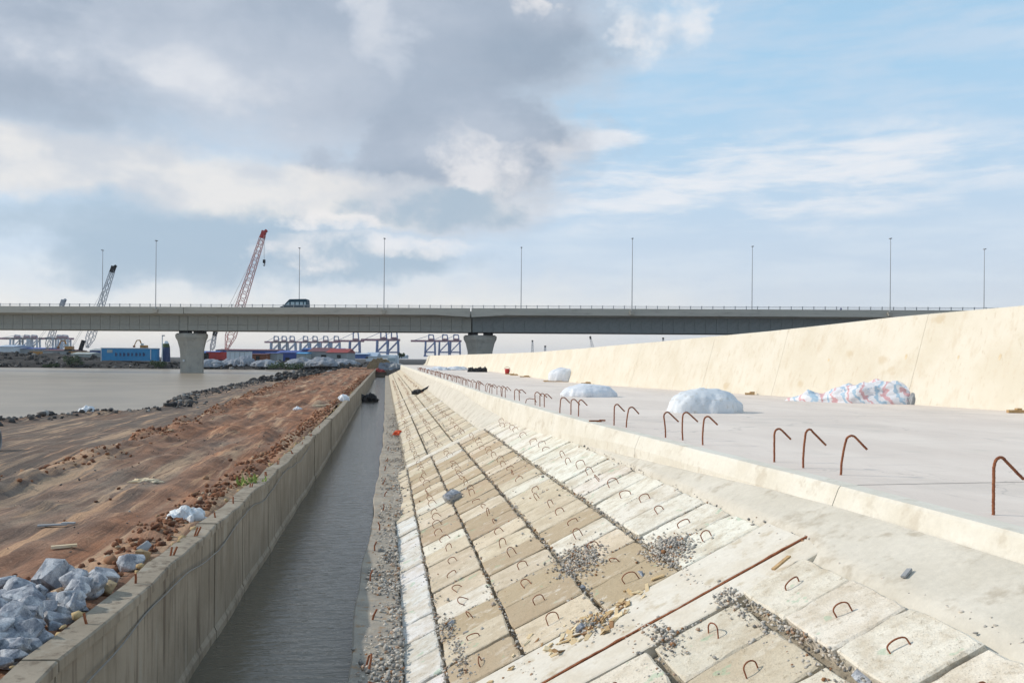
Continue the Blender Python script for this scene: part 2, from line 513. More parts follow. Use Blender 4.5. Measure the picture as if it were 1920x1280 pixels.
def terrace_mat():
    m = bpy.data.materials.new('terrace_concrete'); m.use_nodes = True
    t = NT(m.node_tree)
    tc = t.n('ShaderNodeTexCoord').outputs['Object']
    v = t.mapping(tc, rot=(0, 0, rad(-8.4)))
    n1 = t.noise(t.mapping(v, scale=(1, .35, 1)), .6, 7, .62)
    n2 = t.noise(t.mapping(v, scale=(.25, 1.6, 1)), 2.2, 6, .6)
    c = t.mix(t.ss(n1, .36, .66), (.69, .605, .535), (.77, .685, .61))
    c = t.mix(t.ss(n2, .54, .74, 0, .6), c, (.60, .535, .48))
    st = t.ss(t.noise(v, .9, 5, .6), .60, .72, 0, .5)
    c = t.mix(st, c, (.60, .55, .48))
    c = t.mix(t.ss(t.noise(v, 26, 4, .7), .62, .72, 0, .4), c, (.42, .37, .32))
    c = t.mix(t.ss(t.noise(t.mapping(v, scale=(3.2, .5, 1), rot=(0, 0, .5)), 2.4, 6, .7), .57, .70, 0, .38), c, (.50, .45, .41))
    c = t.mix(t.ss(t.noise(t.mapping(v, loc=(9, 1, 0)), .32, 4, .6), .56, .66, 0, .35), c, (.52, .47, .42))
    c = t.mix(t.ss(t.noise(t.mapping(v, scale=(.5, 5, 1)), 3.4, 5, .6), .60, .70, 0, .45), c, (.82, .78, .74))
    vo = t.n('ShaderNodeTexVoronoi', feature='DISTANCE_TO_EDGE'); vo.inputs['Scale'].default_value = .16
    t.put(vo.inputs['Vector'], t.vm('ADD', v, t.vm('MULTIPLY', t.noise(v, .8, 5, .6, col=True), (1.6, 1.6, 0))))
    c = t.mix(t.ss(vo.outputs['Distance'], .003, .001, 0, .40), c, (.38, .35, .32))
    b = t.n('ShaderNodeBsdfPrincipled')
    t.put(b.inputs['Base Color'], c); b.inputs['Roughness'].default_value = .8; b.inputs['Specular IOR Level'].default_value = .3
    bn = t.n('ShaderNodeBump'); bn.inputs['Strength'].default_value = .18; bn.inputs['Distance'].default_value = .02
    t.put(bn.inputs['Height'], t.m('ADD', n2, t.noise(v, 18, 6, .6))); t.t.links.new(bn.outputs[0], b.inputs['Normal'])
    o = t.n('ShaderNodeOutputMaterial'); t.t.links.new(b.outputs[0], o.inputs[0])
    return m


def wall_mat():
    m = bpy.data.materials.new('flood_wall_concrete'); m.use_nodes = True
    t = NT(m.node_tree)
    tc = t.n('ShaderNodeTexCoord').outputs['Object']
    n1 = t.noise(tc, .55, 6, .62)
    n2 = t.noise(t.mapping(tc, scale=(2.2, 2.2, .45)), 1.6, 7, .68)
    n3 = t.noise(tc, 5.5, 6, .66)
    c = t.mix(t.ss(n1, .35, .68), (.70, .655, .56), (.64, .585, .475))
    c = t.mix(t.ss(n2, .50, .70, 0, .65), c, (.60, .52, .40))
    n4 = t.noise(t.mapping(tc, scale=(5, 5, .22)), 1.9, 6, .7)
    c = t.mix(t.ss(n4, .57, .68, 0, .5), c, (.52, .43, .31))
    c = t.mix(t.ss(n3, .63, .74, 0, .45), c, (.50, .40, .27))
    vo = t.n('ShaderNodeTexVoronoi'); vo.inputs['Scale'].default_value = .62; t.put(vo.inputs['Vector'], t.mapping(tc, scale=(1, 1, 1.4)))
    patch = t.ss(t.m('ADD', vo.outputs['Distance'], t.m('MULTIPLY', n3, .25)), .30, .20, 0, .42)
    c = t.mix(patch, c, (.52, .40, .24))
    b = t.n('ShaderNodeBsdfPrincipled')
    t.put(b.inputs['Base Color'], c); b.inputs['Roughness'].default_value = .88; b.inputs['Specular IOR Level'].default_value = .25
    bn = t.n('ShaderNodeBump'); bn.inputs['Strength'].default_value = .25; bn.inputs['Distance'].default_value = .03
    t.put(bn.inputs['Height'], t.noise(tc, 9, 8, .66)); t.t.links.new(bn.outputs[0], b.inputs['Normal'])
    o = t.n('ShaderNodeOutputMaterial'); t.t.links.new(b.outputs[0], o.inputs[0])
    return m


def channel_wall_mat():
    m = bpy.data.materials.new('old_channel_concrete'); m.use_nodes = True
    t = NT(m.node_tree)
    tc = t.n('ShaderNodeTexCoord').outputs['Object']
    sp = t.n('ShaderNodeSeparateXYZ'); t.put(sp.inputs[0], tc)
    n1 = t.noise(tc, 1.1, 6, .6)
    n2 = t.noise(t.mapping(tc, scale=(7, 7, .5)), 1.3, 7, .66)
    c = t.mix(t.ss(n1, .35, .65), (.265, .225, .172), (.35, .30, .235))
    c = t.mix(t.ss(n2, .48, .68, 0, .75), c, (.12, .09, .065))
    c = t.mix(t.ss(t.noise(t.mapping(tc, scale=(3, 3, .4)), 2.1, 5, .6), .55, .7, 0, .6), c, (.36, .33, .275))
    tide = t.m('ADD', sp.outputs[2], t.m('MULTIPLY', t.m('SUBTRACT', n2, .5), .22))
    c = t.mix(t.ss(tide, -2.02, -2.16, 0, .85), c, (.24, .12, .06))
    c = t.mix(t.ss(tide, -2.24, -2.33, 0, .8), c, (.09, .065, .045))
    b = t.n('ShaderNodeBsdfPrincipled')
    t.put(b.inputs['Base Color'], c); b.inputs['Roughness'].default_value = .9; b.inputs['Specular IOR Level'].default_value = .25
    bn = t.n('ShaderNodeBump'); bn.inputs['Strength'].default_value = .4; bn.inputs['Distance'].default_value = .02
    t.put(bn.inputs['Height'], t.noise(tc, 12, 8, .66)); t.t.links.new(bn.outputs[0], b.inputs['Normal'])
    o = t.n('ShaderNodeOutputMaterial'); t.t.links.new(b.outputs[0], o.inputs[0])
    return m


def water_mat(name, col, scale, stretch, strength, rough=.08):
    m = bpy.data.materials.new(name); m.use_nodes = True
    t = NT(m.node_tree)
    tc = t.n('ShaderNodeTexCoord').outputs['Object']
    v = t.mapping(t.mapping(tc, rot=(0, 0, rad(-8.4))), scale=stretch)
    b = t.n('ShaderNodeBsdfPrincipled')
    t.put(b.inputs['Base Color'], t.mix(t.ss(t.noise(tc, .12, 4), .4, .6), col, tuple(x * .82 for x in col)))
    b.inputs['Roughness'].default_value = rough; b.inputs['IOR'].default_value = 1.33
    bn = t.n('ShaderNodeBump'); bn.inputs['Strength'].default_value = strength; bn.inputs['Distance'].default_value = .05
    t.put(bn.inputs['Height'], t.m('ADD', t.noise(v, scale, 4, .55, .4), t.m('MULTIPLY', t.noise(v, scale * 3.1, 3, .5), .35)))
    t.t.links.new(bn.outputs[0], b.inputs['Normal'])
    o = t.n('ShaderNodeOutputMaterial'); t.t.links.new(b.outputs[0], o.inputs[0])
    return m


def dirt_mat():
    m = bpy.data.materials.new('haul_road_dirt'); m.use_nodes = True
    t = NT(m.node_tree)
    tc = t.n('ShaderNodeTexCoord').outputs['Object']
    v = t.mapping(tc, rot=(0, 0, rad(-8.4)))
    at_ = t.n('ShaderNodeAttribute', attribute_name='soil').outputs['Fac']
    track = t.noise(t.mapping(v, scale=(1.1, .085, 1), rot=(0, 0, rad(4))), 1.5, 7, .62, .5)
    big = t.noise(v, .16, 5, .6)
    mid = t.noise(v, 1.1, 7, .66); fine = t.noise(v, 9, 6, .7)
    red = t.mix(t.ss(mid, .38, .64), (.155, .078, .048), (.285, .140, .080))
    red = t.mix(t.ss(fine, .52, .72, 0, .6), red, (.33, .19, .115))
    grey = t.mix(t.ss(mid, .38, .66), (.115, .092, .078), (.215, .168, .132))
    grey = t.mix(t.ss(fine, .55, .74, 0, .5), grey, (.29, .23, .18))
    f = t.m('ADD', at_, t.m('MULTIPLY', t.m('SUBTRACT', t.m('ADD', track, big), 1.0), 2.1), clamp=True)
    c = t.mix(f, red, grey)
    tr2 = t.noise(t.mapping(v, scale=(2.6, .10, 1), rot=(0, 0, rad(-3)), loc=(2, 5, 0)), 1.5, 6, .66, .35)
    c = t.mix(t.ss(at_, .86, .95, 0, .45), c, (.075, .066, .060))
    c = t.mix(t.ss(track, .53, .64, 0, .72), c, (.40, .28, .185))
    c = t.mix(t.ss(tr2, .54, .66, 0, .70), c, (.43, .27, .165))
    c = t.mix(t.ss(tr2, .44, .33, 0, .75), c, (.085, .055, .042))
    c = t.mix(t.ss(t.noise(v, 4.4, 3, .6), .68, .74, 0, .5), c, (.06, .055, .055))
    c = t.mix(1.0, c, t.ramp(t.noise(v, 38, 5, .75), [(.28, (.84, .82, .80)), (.72, (1.62, 1.61, 1.60))]), 'MULTIPLY')
    c = t.mix(t.ss(t.noise(v, 22, 3, .6), .66, .72, 0, .6), c, (.36, .29, .23))
    b = t.n('ShaderNodeBsdfPrincipled')
    t.put(b.inputs['Base Color'], c); b.inputs['Roughness'].default_value = .95; b.inputs['Specular IOR Level'].default_value = .15
    bn = t.n('ShaderNodeBump'); bn.inputs['Strength'].default_value = .65; bn.inputs['Distance'].default_value = .06
    t.put(bn.inputs['Height'], t.m('ADD', t.m('MULTIPLY', t.noise(v, 6, 8, .7), .7), t.m('ADD', t.m('MULTIPLY', tr2, 1.4), t.m('MULTIPLY', fine, .3))))
    t.t.links.new(bn.outputs[0], b.inputs['Normal'])
    o = t.n('ShaderNodeOutputMaterial'); t.t.links.new(b.outputs[0], o.inputs[0])
    return m


def stripe_mat():
    m = bpy.data.materials.new('striped_tarpaulin'); m.use_nodes = True
    t = NT(m.node_tree)
    tc = t.n('ShaderNodeTexCoord').outputs['Object']
    n = t.noise(tc, 1.6, 4, .6, col=True)
    v = t.vm('ADD', tc, t.vm('MULTIPLY', n, (1.0, 1.0, 1.0)))
    sp = t.n('ShaderNodeSeparateXYZ'); t.put(sp.inputs[0], t.mapping(v, rot=(0, rad(26), rad(22))))
    fr = t.m('FRACT', t.m('MULTIPLY', sp.outputs[0], 2.3))
    c = t.ramp(fr, [(.0, (.72, .72, .75)), (.16, (.72, .72, .75)), (.20, (.36, .50, .62)), (.36, (.40, .54, .66)), (.40, (.74, .73, .75)),
                    (.55, (.74, .73, .75)), (.59, (.66, .38, .40)), (.74, (.68, .42, .43)), (.79, (.74, .74, .77)), (1.0, (.72, .72, .75))])
    b = t.n('ShaderNodeBsdfPrincipled')
    t.put(b.inputs['Base Color'], c); b.inputs['Roughness'].default_value = .5
    bn = t.n('ShaderNodeBump'); bn.inputs['Strength'].default_value = .6; bn.inputs['Distance'].default_value = .05
    t.put(bn.inputs['Height'], t.noise(tc, 5, 6, .6)); t.t.links.new(bn.outputs[0], b.inputs['Normal'])
    o = t.n('ShaderNodeOutputMaterial'); t.t.links.new(b.outputs[0], o.inputs[0])
    return m


M['terrace'] = terrace_mat()
M['wall'] = wall_mat()
M['chwall'] = channel_wall_mat()
M['river'] = water_mat('river_water', (.32, .262, .192), 1.6, (1, .8, 1), .55, .30)
M['channel'] = water_mat('channel_water', (.145, .128, .098), 2.6, (.8, 2.4, 1), .42, .07)
M['dirt'] = dirt_mat()
M['stripe'] = stripe_mat()

WATER_Z = -2.35

# ------------------------------------------------------------------ ground, water, far land
def sheet(name, pts, mat, z):
    return tag(MB().add([(x, y, z) for x, y in pts], [tuple(range(len(pts)))]).build(name, mat), kind='structure')


sheet('ground', [(-3500, -400), (3500, -400), (3500, 5200), (-3500, 5200)], M['land'], -4.2)
a0 = W(-12, -3); a1 = W(215, -3)
sheet('river_water', [(-900, -60), (a0.x, a0.y), (a1.x, a1.y), (a1.x, 300), (-900, 300)], M['river'], WATER_Z)
c0, c1, c2, c3 = W(-12, -3), W(-12, .4), W(215, .4), W(215, -3)
sheet('channel_water', [(p.x, p.y) for p in (c0, c1, c2, c3)], M['channel'], WATER_Z)

# far bank: a rough low shore across the river and the land behind it
xs = np.concatenate([np.linspace(-1500, -190, 14), np.linspace(-180, 110, 150), np.linspace(130, 1500, 14)])
vs_ = np.concatenate([np.linspace(0, 1, 26) ** 1.3 * 60, np.array([80, 120, 200, 400, 900, 2000, 5000])])
P = np.zeros((len(vs_), len(xs), 3))
for j, x in enumerate(xs):
    y0 = ip(x, [-1500, -75, -60, -46, -38, -20, 1500], [247, 247, 246, 240, 214, 204, 200])
    for i, v in enumerate(vs_):
        nz = fbm(Vector((x * .09, (y0 + v) * .09, 1.3)), 4)
        rise = min(v / 5.0, 1.0)
        hump = ip(x, [-190, -165, -128, -112, -100, -70, -45, 60], [2.6, 2.9, 1.6, .6, 1.2, 1.1, .2, 0]) * ip(v, [0, 8, 26, 42, 60], [0, .12, .8, 1, .75]) * (1 + .35 * nz)
        z = -2.75 + rise * 1.55 + nz * .9 * rise + hump
        if x > -38: z = min(z, -1.15 + .25 * nz)
        if v > 62: z = -.95
        P[i, j] = (x, y0 + v, z)
tag(grid_obj('far_bank', P, M['far_earth'], smooth=False), kind='structure')
# land on the far side of the flood wall
sheet('ground_behind_wall', [(-14, 172), (2.5, 99), (4.5, 60), (13.5, 31.5), (21, 14), (27, -30), (900, -30), (900, 199), (-14, 199)], M['land'], -.9)

# ------------------------------------------------------------------ dirt bank with the haul road
wall_top = smooth_ip([-6, 5, 9, 14, 24, 36, 215], [-.74, -.80, -.88, -.97, -1.05, -1.07, -1.02])
wall_t = smooth_ip([-6, 6, 14, 24, 40, 215], [-2.16, -2.13, -2.10, -2.02, -1.96, -1.96])
ridge_t = smooth_ip([-8, 10, 17, 20, 23, 32, 48, 81, 138, 230], [-9.6, -8.6, -6.7, -6.6, -6.9, -7.15, -8.1, -9.3, -9.0, -9.0])
shore_t = smooth_ip([-8, 40, 50, 55, 60, 70, 77, 104, 165, 230], [-23, -20.5, -18.3, -14.2, -14.2, -16.6, -17.1, -17.6, -19.5, -22])


def bank_z(s, t):
    tr, tsh = ridge_t(s), shore_t(s)
    p = Vector((s * .5, t * .9, 0))
    wob = .5 * fbm(Vector((s * .35, t * .35, 4)), 3)
    road = wall_top(s) - .10 + .05 * fbm(p, 4)
    # tyre ruts and graded ridges along the road
    rr = t + .5 * math.sin(s * .06) + .35 * fbm(Vector((s * .07, t * .05, 8)), 2)
    road += .085 * math.sin(rr * 5.2) * (.5 + fbm(Vector((s * .12, t * .2, 2)), 3))
    road += .085 * fbm(Vector((s * .30, t * 2.4, 6)), 4)
    road += .06 * max(0, fbm(Vector((s * 1.3, t * 1.3, 17)), 3))
    beach_f = min(max((t - tsh) / max(tr - tsh, .1), 0), 1)
    beach = -2.22 + .42 * beach_f + .06 * fbm(Vector((s * .4, t * .4, 11)), 4)
    rim = math.exp(-((t - tsh - .8) / .7) ** 2) * (.22 + .25 * max(0, fbm(Vector((s * .5, t * .5, 5)), 3)))
    beach += rim
    pit = math.exp(-((s - 23.5) / 3.2) ** 2 - ((t + 9.3) / 1.7) ** 2)
    beach -= .75 * pit
    k = min(max((t - (tr + wob - .9)) / 1.1, 0), 1); k = k * k * (3 - 2 * k)
    z = beach * (1 - k) + road * k
    berm = math.exp(-((t - tr - wob - .35) / .45) ** 2)
    z += berm * (.10 + .16 * abs(fbm(Vector((s * .9, t * .9, 21)), 3)))
    edge = math.exp(-((t - wall_t(s) + .62) / .35) ** 2)
    z += edge * (.02 + .07 * abs(fbm(Vector((s * 1.1, t, 31)), 3)))
    if t < tsh: z -= (tsh - t) * .5
    return z


ss_ = np.concatenate([np.arange(-8, 24, .16), 24 + np.cumsum(np.geomspace(.17, 3.6, 190))])
ss_ = ss_[ss_ < 222]
tt_ = np.concatenate([np.linspace(-30, -22, 8), np.linspace(-21.6, -11, 52), np.linspace(-10.85, -2.31, 74)])
P = np.zeros((len(ss_), len(tt_), 3)); soil = np.zeros((len(ss_), len(tt_)), np.float32)
for i, s in enumerate(ss_):
    tr, tsh = ridge_t(s), shore_t(s)
    for j, t in enumerate(tt_):
        w_ = W(s, t, bank_z(s, t))
        P[i, j] = w_
        k = min(max((tr - t + .3) / 1.6, 0), 1)
        near = min(max((32 - s) / 14, 0), 1) * min(max((-2.7 - t) / 1.4, 0), 1)
        soil[i, j] = max(.25 if s < 40 else .1, .95 * k, .85 * near)
bank = tag(grid_obj('dirt_bank', P, M['dirt']), kind='structure')
a_ = bank.data.attributes.new('soil', 'FLOAT', 'POINT'); a_.data.foreach_set('value', soil.reshape(-1))

# ------------------------------------------------------------------ channel wall on the left, panel by panel
cw = empty('channel_wall', W(0, -2.2, WATER_Z - .6), 'long weathered grey concrete wall along the left side of the water channel', 'wall')
joints = [-6.0, -3.6, -1.2, 1.2, 3.6, 6.0, 8.94, 11.2, 13.3, 15.9, 18.4, 20.6]
while joints[-1] < 205: joints.append(joints[-1] + 2.4)
for j0, j1 in zip(joints, joints[1:]):
    mb = MB(); rings = []
    n = 5 if j1 < 30 else 2
    off = R.uniform(-.012, .012)
    for i in range(n):
        s = j0 + .012 + (j1 - j0 - .024) * i / (n - 1)
        zt = wall_top(s) + .018 * math.sin(s * 2.3) + .012 * math.sin(s * 5.1 + 1) + off
        tt = wall_t(s) + off + .012 * math.sin(s * 1.7)
        prof = [(tt + .03, -3.1), (tt + .03, -2.26), (tt, -2.20), (tt, zt - .09), (tt + .022, zt - .085), (tt + .022, zt - .012), (tt + .008, zt), (tt - .21, zt + .008), (tt - .235, zt - .02), (tt - .235, -3.1)]
        rings.append([W(s, a, b) for a, b in prof])
    mb.loft(rings).build('wall_panel', M['chwall'], cw)
# rusty stubs on the wall top
stub = MB().tube([(0, 0, -.03), (0, .005, .04), (.004, .012, .085)], .011, 6).mesh('rebar_stub', M['bar_rust'])
for s in [5.2, 6.9, 8.2, 9.4, 10.6, 11.7, 13.1, 14.6, 16.2, 18.1, 20.2, 22.4, 25, 28]:
    o = new_obj('rebar_stub', stub, cw); p = W(s, wall_t(s) - .10 + R.uniform(-.03, .03), wall_top(s)) - cw.location
    o.location = p; o.rotation_euler = (R.uniform(-.3, .3), R.uniform(-.3, .3), R.uniform(0, 6))
    if R.random() < .5:
        o2 = new_obj('rebar_stub', stub, cw); o2.location = p + Vector((.02, .035, 0)); o2.rotation_euler = (R.uniform(-.4, .4), R.uniform(-.4, .4), 1)
# lumps of yellow mortar squeezed out along the back edge of the wall
pts = []
for s in np.concatenate([np.arange(5.5, 22, .42), np.arange(22, 60, .8)]):
    if R.random() < .8:
        for _ in range(R.randint(1, 3)):
            p = W(s + R.uniform(-.1, .1), wall_t(s) - .23 + R.uniform(-.05, .03), wall_top(s) + R.uniform(-.06, .02))
            pts.append((*p, R.uniform(.015, .055)))
stones('mortar_lumps', pts, M['foam'], cw)
cw_l = bpy.data.objects[-1] if False else None
for o in list(cw.children):
    if o.name.startswith('mortar_lumps'): o.location = -cw.location

# hose hanging along the wall
hose = []
for i in range(120):
    s = 4.5 + i * .16
    sag = ip(s, [4, 6.2, 8.9, 11.2, 13.5, 15.5, 18, 21, 24], [-.42, -.33, -.20, -.34, -.17, -.30, -.14, -.26, -.10])
    hose.append(W(s, wall_t(s) + .032 + .006 * math.sin(s * 3), wall_top(s) + sag + .012 * math.sin(s * 4.1)))
hb = MB().tube(hose, .0085, 6).build('hose', M['cable'], org=hose[0], smooth=True)
tag(hb, 'thin pale grey hose sagging along the face of the channel wall', 'hose')

# ------------------------------------------------------------------ revetment slope
TH = math.atan(.5); CT, ST_ = math.cos(TH), math.sin(TH)


def slope_z(t): return -.22 + .5 * (t - 4.2)


curb_t = smooth_ip([-8, 2, 5.4, 7.7, 10.3, 12.9, 16, 20.9, 30, 49, 70, 125, 170], [4.62, 4.54, 4.45, 4.40, 4.22, 4.06, 3.86, 3.66, 3.44, 3.36, 3.25, 3.05, 2.95])
ledge_t = smooth_ip([-8, 8.6, 11.4, 13.9, 17, 23, 35, 60, 215], [-.36, -.37, -.41, -.30, -.26, -.20, -.06, -.02, .0])
S_END = 168.0

# bedding under the slabs
sg = list(np.arange(-8, 30, .5)) + list(np.arange(30, S_END + 1, 3.0))
P = np.array([[W(s, t, slope_z(t) - .105) for t in (-.1, .2, .62, 1.3, 2.05, 2.85, 3.5, max(curb_t(s), 3.52))] for s in sg])
rev = tag(grid_obj('revetment_slope', P, M['under'], smooth=False), kind='structure')


def slab_mesh(lx, ly, th, seed, chip=.007, npts=5):
    """a cast block with a ragged, chipped arris"""
    r = random.Random(seed)
    ring = []
    cs = [(-lx / 2, -ly / 2), (lx / 2, -ly / 2), (lx / 2, ly / 2), (-lx / 2, ly / 2)]
    for a, b in zip(cs, cs[1:] + cs[:1]):
        for k in range(npts):
            f = (k + (r.uniform(-.25, .25) if k else 0)) / npts
            ring.append(Vector((a[0] + (b[0] - a[0]) * f + r.uniform(-chip, chip), a[1] + (b[1] - a[1]) * f + r.uniform(-chip, chip), 0)))
    for k in range(0, len(ring), npts):          # knocked-off corners
        c = r.uniform(.955, .995); ring[k] = Vector((ring[k].x * c, ring[k].y * c, 0))
    n = len(ring)
    top, mid = [], []
    for p in ring:
        ch = r.uniform(.008, .018) if r.random() < .86 else r.uniform(.020, .034)
        top.append(Vector((p.x * (1 - 2 * ch / lx), p.y * (1 - 2 * ch / ly), r.uniform(-.004, .002))))
        mid.append(Vector((p.x, p.y, -ch * .8)))
    bot = [Vector((p.x * .985, p.y * .985, -th)) for p in ring]
    mb = MB()
    mb.add(bot + mid + top, [])
    fs = []
    for i in range(2):
        for k in range(n):
            k2 = (k + 1) % n
            fs.append((i * n + k, i * n + k2, (i + 1) * n + k2, (i + 1) * n + k))
    mb.f += fs + [tuple(range(2 * n, 3 * n))]
    return mb.mesh('paving_slab', M['slab'])


def hook_mesh(w_, h, r=.0062):
    pts = [(-w_ / 2, 0, -.02), (-w_ / 2, 0, h * .55)]
    for k in range(1, 8):
        a = PI - PI * k / 8
        pts.append((math.cos(a) * w_ / 2, 0, h * .55 + math.sin(a) * h * .45))
    pts += [(w_ / 2, 0, h * .55), (w_ / 2, 0, -.02)]
    return MB().tube(pts, r, 5, False).mesh('lifting_hook', M['bar_rust'], smooth=True)


def small_hook():
    return [hook_mesh(.13, .10), hook_mesh(.12, .085), hook_mesh(.15, .115), hook_mesh(.16, .10), hook_mesh(.10, .12), hook_mesh(.14, .06)]


HOOKS = small_hook()
SLOPE_ROT = Matrix((T_AX * CT + Vector((0, 0, ST_)), S_AX, Vector((-T_AX.x * ST_, -T_AX.y * ST_, CT)))).transposed()
WHITE, BEIGE, TAN, GREYW = (.84, .80, .71), (.68, .59, .455), (.50, .395, .27), (.77, .725, .635)
mesh_cache = {}


def put_slab(s, t0, t1, ly, col, hook, var, gap=.035, gapy=.03, th=.12, lift=0.0, seed=0):
    lx = (t1 - t0) / CT - gap; lyy = ly - gapy
    key = (round(lx, 2), round(lyy, 2), var, th)
    if key not in mesh_cache:
        mesh_cache[key] = slab_mesh(lx, lyy, th, hash(key) % 9999)
    tc = (t0 + t1) / 2
    o = new_obj('paving_slab', mesh_cache[key], rev, W(s, tc, slope_z(tc)) + SLOPE_ROT @ Vector((0, 0, R.uniform(-.006, .010) + lift)))
    kz = .3 if t0 < .3 else 1.0
    o.rotation_euler = (SLOPE_ROT @ Euler((R.gauss(0, .008) * kz, R.gauss(0, .010) * kz, R.gauss(0, .010) * kz)).to_matrix()).to_euler()
    k = R.uniform(.93, 1.06)
    o.color = (*[min(c * k * R.uniform(.985, 1.015), .84) for c in col], 1)
    if hook:
        h = new_obj('lifting_hook', R.choice(HOOKS), o, (R.uniform(-.05, .05), R.uniform(-.06, .06), 0))
        h.rotation_euler = (R.gauss(-.1, .35), R.gauss(0, .16), R.gauss(0, .28) if R.random() < .84 else R.uniform(.8, 2.2))
    return o


n_ind = 0
far_mb = MB()
# rows: (t0, t1); the fifth row and the toe strip exist only in the first bays
ROWS_A = [(.22, .63, 'toe'), (.64, 1.335, 'r2'), (1.345, 2.12, 'r3'), (2.14, 2.90, 'r4'), (2.92, 3.75, 'r5')]
ROWS_N = [(.22, .63, 'toe'), (.64, 1.40, 'r2'), (1.42, 2.20, 'r3'), (2.22, 2.98, 'r4'), (3.02, 3.62, 'r5')]
ROWS_B = [(.62, 1.27, 'r2'), (1.29, 2.03, 'r3'), (2.05, 2.80, 'r4')]
bays = [(-5.2, 6.92, ROWS_N), (8.12, 25.15, ROWS_A)]
sb = 25.85
while sb < 160:
    bays.append((sb, sb + 17.2, ROWS_B)); sb += 17.95
ribs = [(6.94, 8.10)] + [(b[1] + .02, b[1] + .68) for b in bays[1:]]
slab_jobs = []
for bi, (b0, b1, rows) in enumerate(bays):
    for (t0, t1, rn) in rows:
        L = {'toe': .68, 'r2': .70, 'r3': .71, 'r4': .72, 'r5': .74}[rn]
        if bi >= 1: L *= R.uniform(.985, 1.015)
        n = max(1, int((b1 - b0) / L)); ly = (b1 - b0) / n
        for k in range(n):
            slab_jobs.append((b0 + ly * (k + .5), t0, t1, round(ly, 3), rn, bi))
slab_jobs = [j for j in slab_jobs if j[0] < S_END - 2]
slab_jobs.sort(key=lambda j: abs(j[0]) if j[0] > 1.5 else 500)
for i, (s, t0, t1, ly, rn, bi) in enumerate(slab_jobs):
    if bi == 0: col = (.74, .69, .58) if rn != 'r5' else (.82, .77, .66)
    elif bi == 1:
        if rn in ('toe',): col = (.76, .75, .73) if s < 17.5 else BEIGE
        elif rn == 'r5': col = WHITE
        else:
            p_tan = .80 if s < 12 else .45
            q_ = R.random()
            col = TAN if q_ < p_tan * .8 else (BEIGE if q_ < .86 else GREYW)
    else:
        col = R.choice([BEIGE, BEIGE, (.70, .64, .53), (.58, .51, .40)])
    if bi == 0 and rn != 'r5' and R.random() < .45: col = (.60, .53, .42)
    if i < 298:
        hook = rn != 'toe' and R.random() < .93
        put_slab(s, t0, t1, ly, col, hook, i % 4, lift=(.055 + R.uniform(-.02, .03)) if (bi == 0 and rn == 'r5') else R.uniform(-.012, .012), gap=.045 if bi == 0 else .028, gapy=.030 if bi == 0 else R.choice([.012, .012, .020, .034, .052]), th=.15 if bi == 0 else .12)
    else:
        lx = (t1 - t0) / CT - .05; c = W(s, (t0 + t1) / 2, slope_z((t0 + t1) / 2) - .055)
        far_mb.box(c, (lx, ly - R.choice([.015, .03, .06]), .12), rot=SLOPE_ROT)
fo = far_mb.build('paving_slabs', M['slab'], rev)
fo['kind'] = 'stuff'; fo.color = (*BEIGE, 1)
# small hooks on the farther slabs: joined
fh = MB()
for (s, t0, t1, ly, rn, bi) in slab_jobs[298:520]:
    if s > 0 and R.random() < .8:
        p = W(s + R.uniform(-.1, .1), (t0 + t1) / 2 + R.uniform(-.1, .1), slope_z((t0 + t1) / 2))
        fh.tube([p, p + Vector((0, 0, .09)), p + Vector((.05, .02, .125)), p + Vector((.11, .03, .09)), p + Vector((.12, .03, .03))], .009, 4, False)
f2 = fh.build('lifting_hooks', M['bar_rust'], rev); f2['kind'] = 'stuff'

# concrete ribs between the bays, with a rusty strip in the first
for i, (r0, r1) in enumerate(ribs):
    if r1 > S_END: break
    mb = MB(); rings = []
    tend = curb_t((r0 + r1) / 2) - .14 if i else 3.80
    for t in np.linspace(.22 if i == 0 else .62, min(tend, 3.80 if i == 0 else 3.5), 14):
        wob = .012 * math.sin(t * 9 + i); z = slope_z(t) + .006
        if i == 0:   # split by the seam
            pass
        rings.append([W(r0 + wob, t, z - .12), W(r0 + wob, t, z - .008), W(r0 + .02 + wob, t, z), W(r1 - .02 - wob, t, z), W(r1 - wob, t, z - .008), W(r1 - wob, t, z - .12)])
    if i == 0:
        for a, b in ((6.94, 7.32), (7.365, 8.10)):
            mb = MB(); rings = []
            for t in np.linspace(.22, 3.80, 18):
                w1 = .010 * math.sin(t * 8 + a); z = slope_z(t) + .008
                rings.append([W(a + w1, t, z - .12), W(a + w1, t, z - .008), W(a + .015 + w1, t, z), W(b - .012, t, z), W(b, t, z - .010), W(b, t, z - .12)])
            mb.loft(rings, caps=True).build('concrete_rib', M['rib'], rev)
        strip = MB(); rg = []
        for t in np.linspace(.3, 3.98, 60):
            z = slope_z(t); s = 7.343 + .008 * math.sin(t * 4)
            hw = .014 + .008 * noise.noise(Vector((t * 7, 0, 0))); hh = .012 + .012 * noise.noise(Vector((t * 9, 4, 0)))
            rg.append([W(s - hw, t, z - .05), W(s - hw, t, z + hh), W(s + hw, t, z + hh), W(s + hw, t, z - .05)])
        strip.loft(rg).build('rusty_strip', M['rust'], rev)
    else:
        mb.loft(rings).build('concrete_rib', M['rib'], rev)

# smooth apron band above the slabs, up to the curb foot
def curb_foot(s): return curb_t(s) - .09


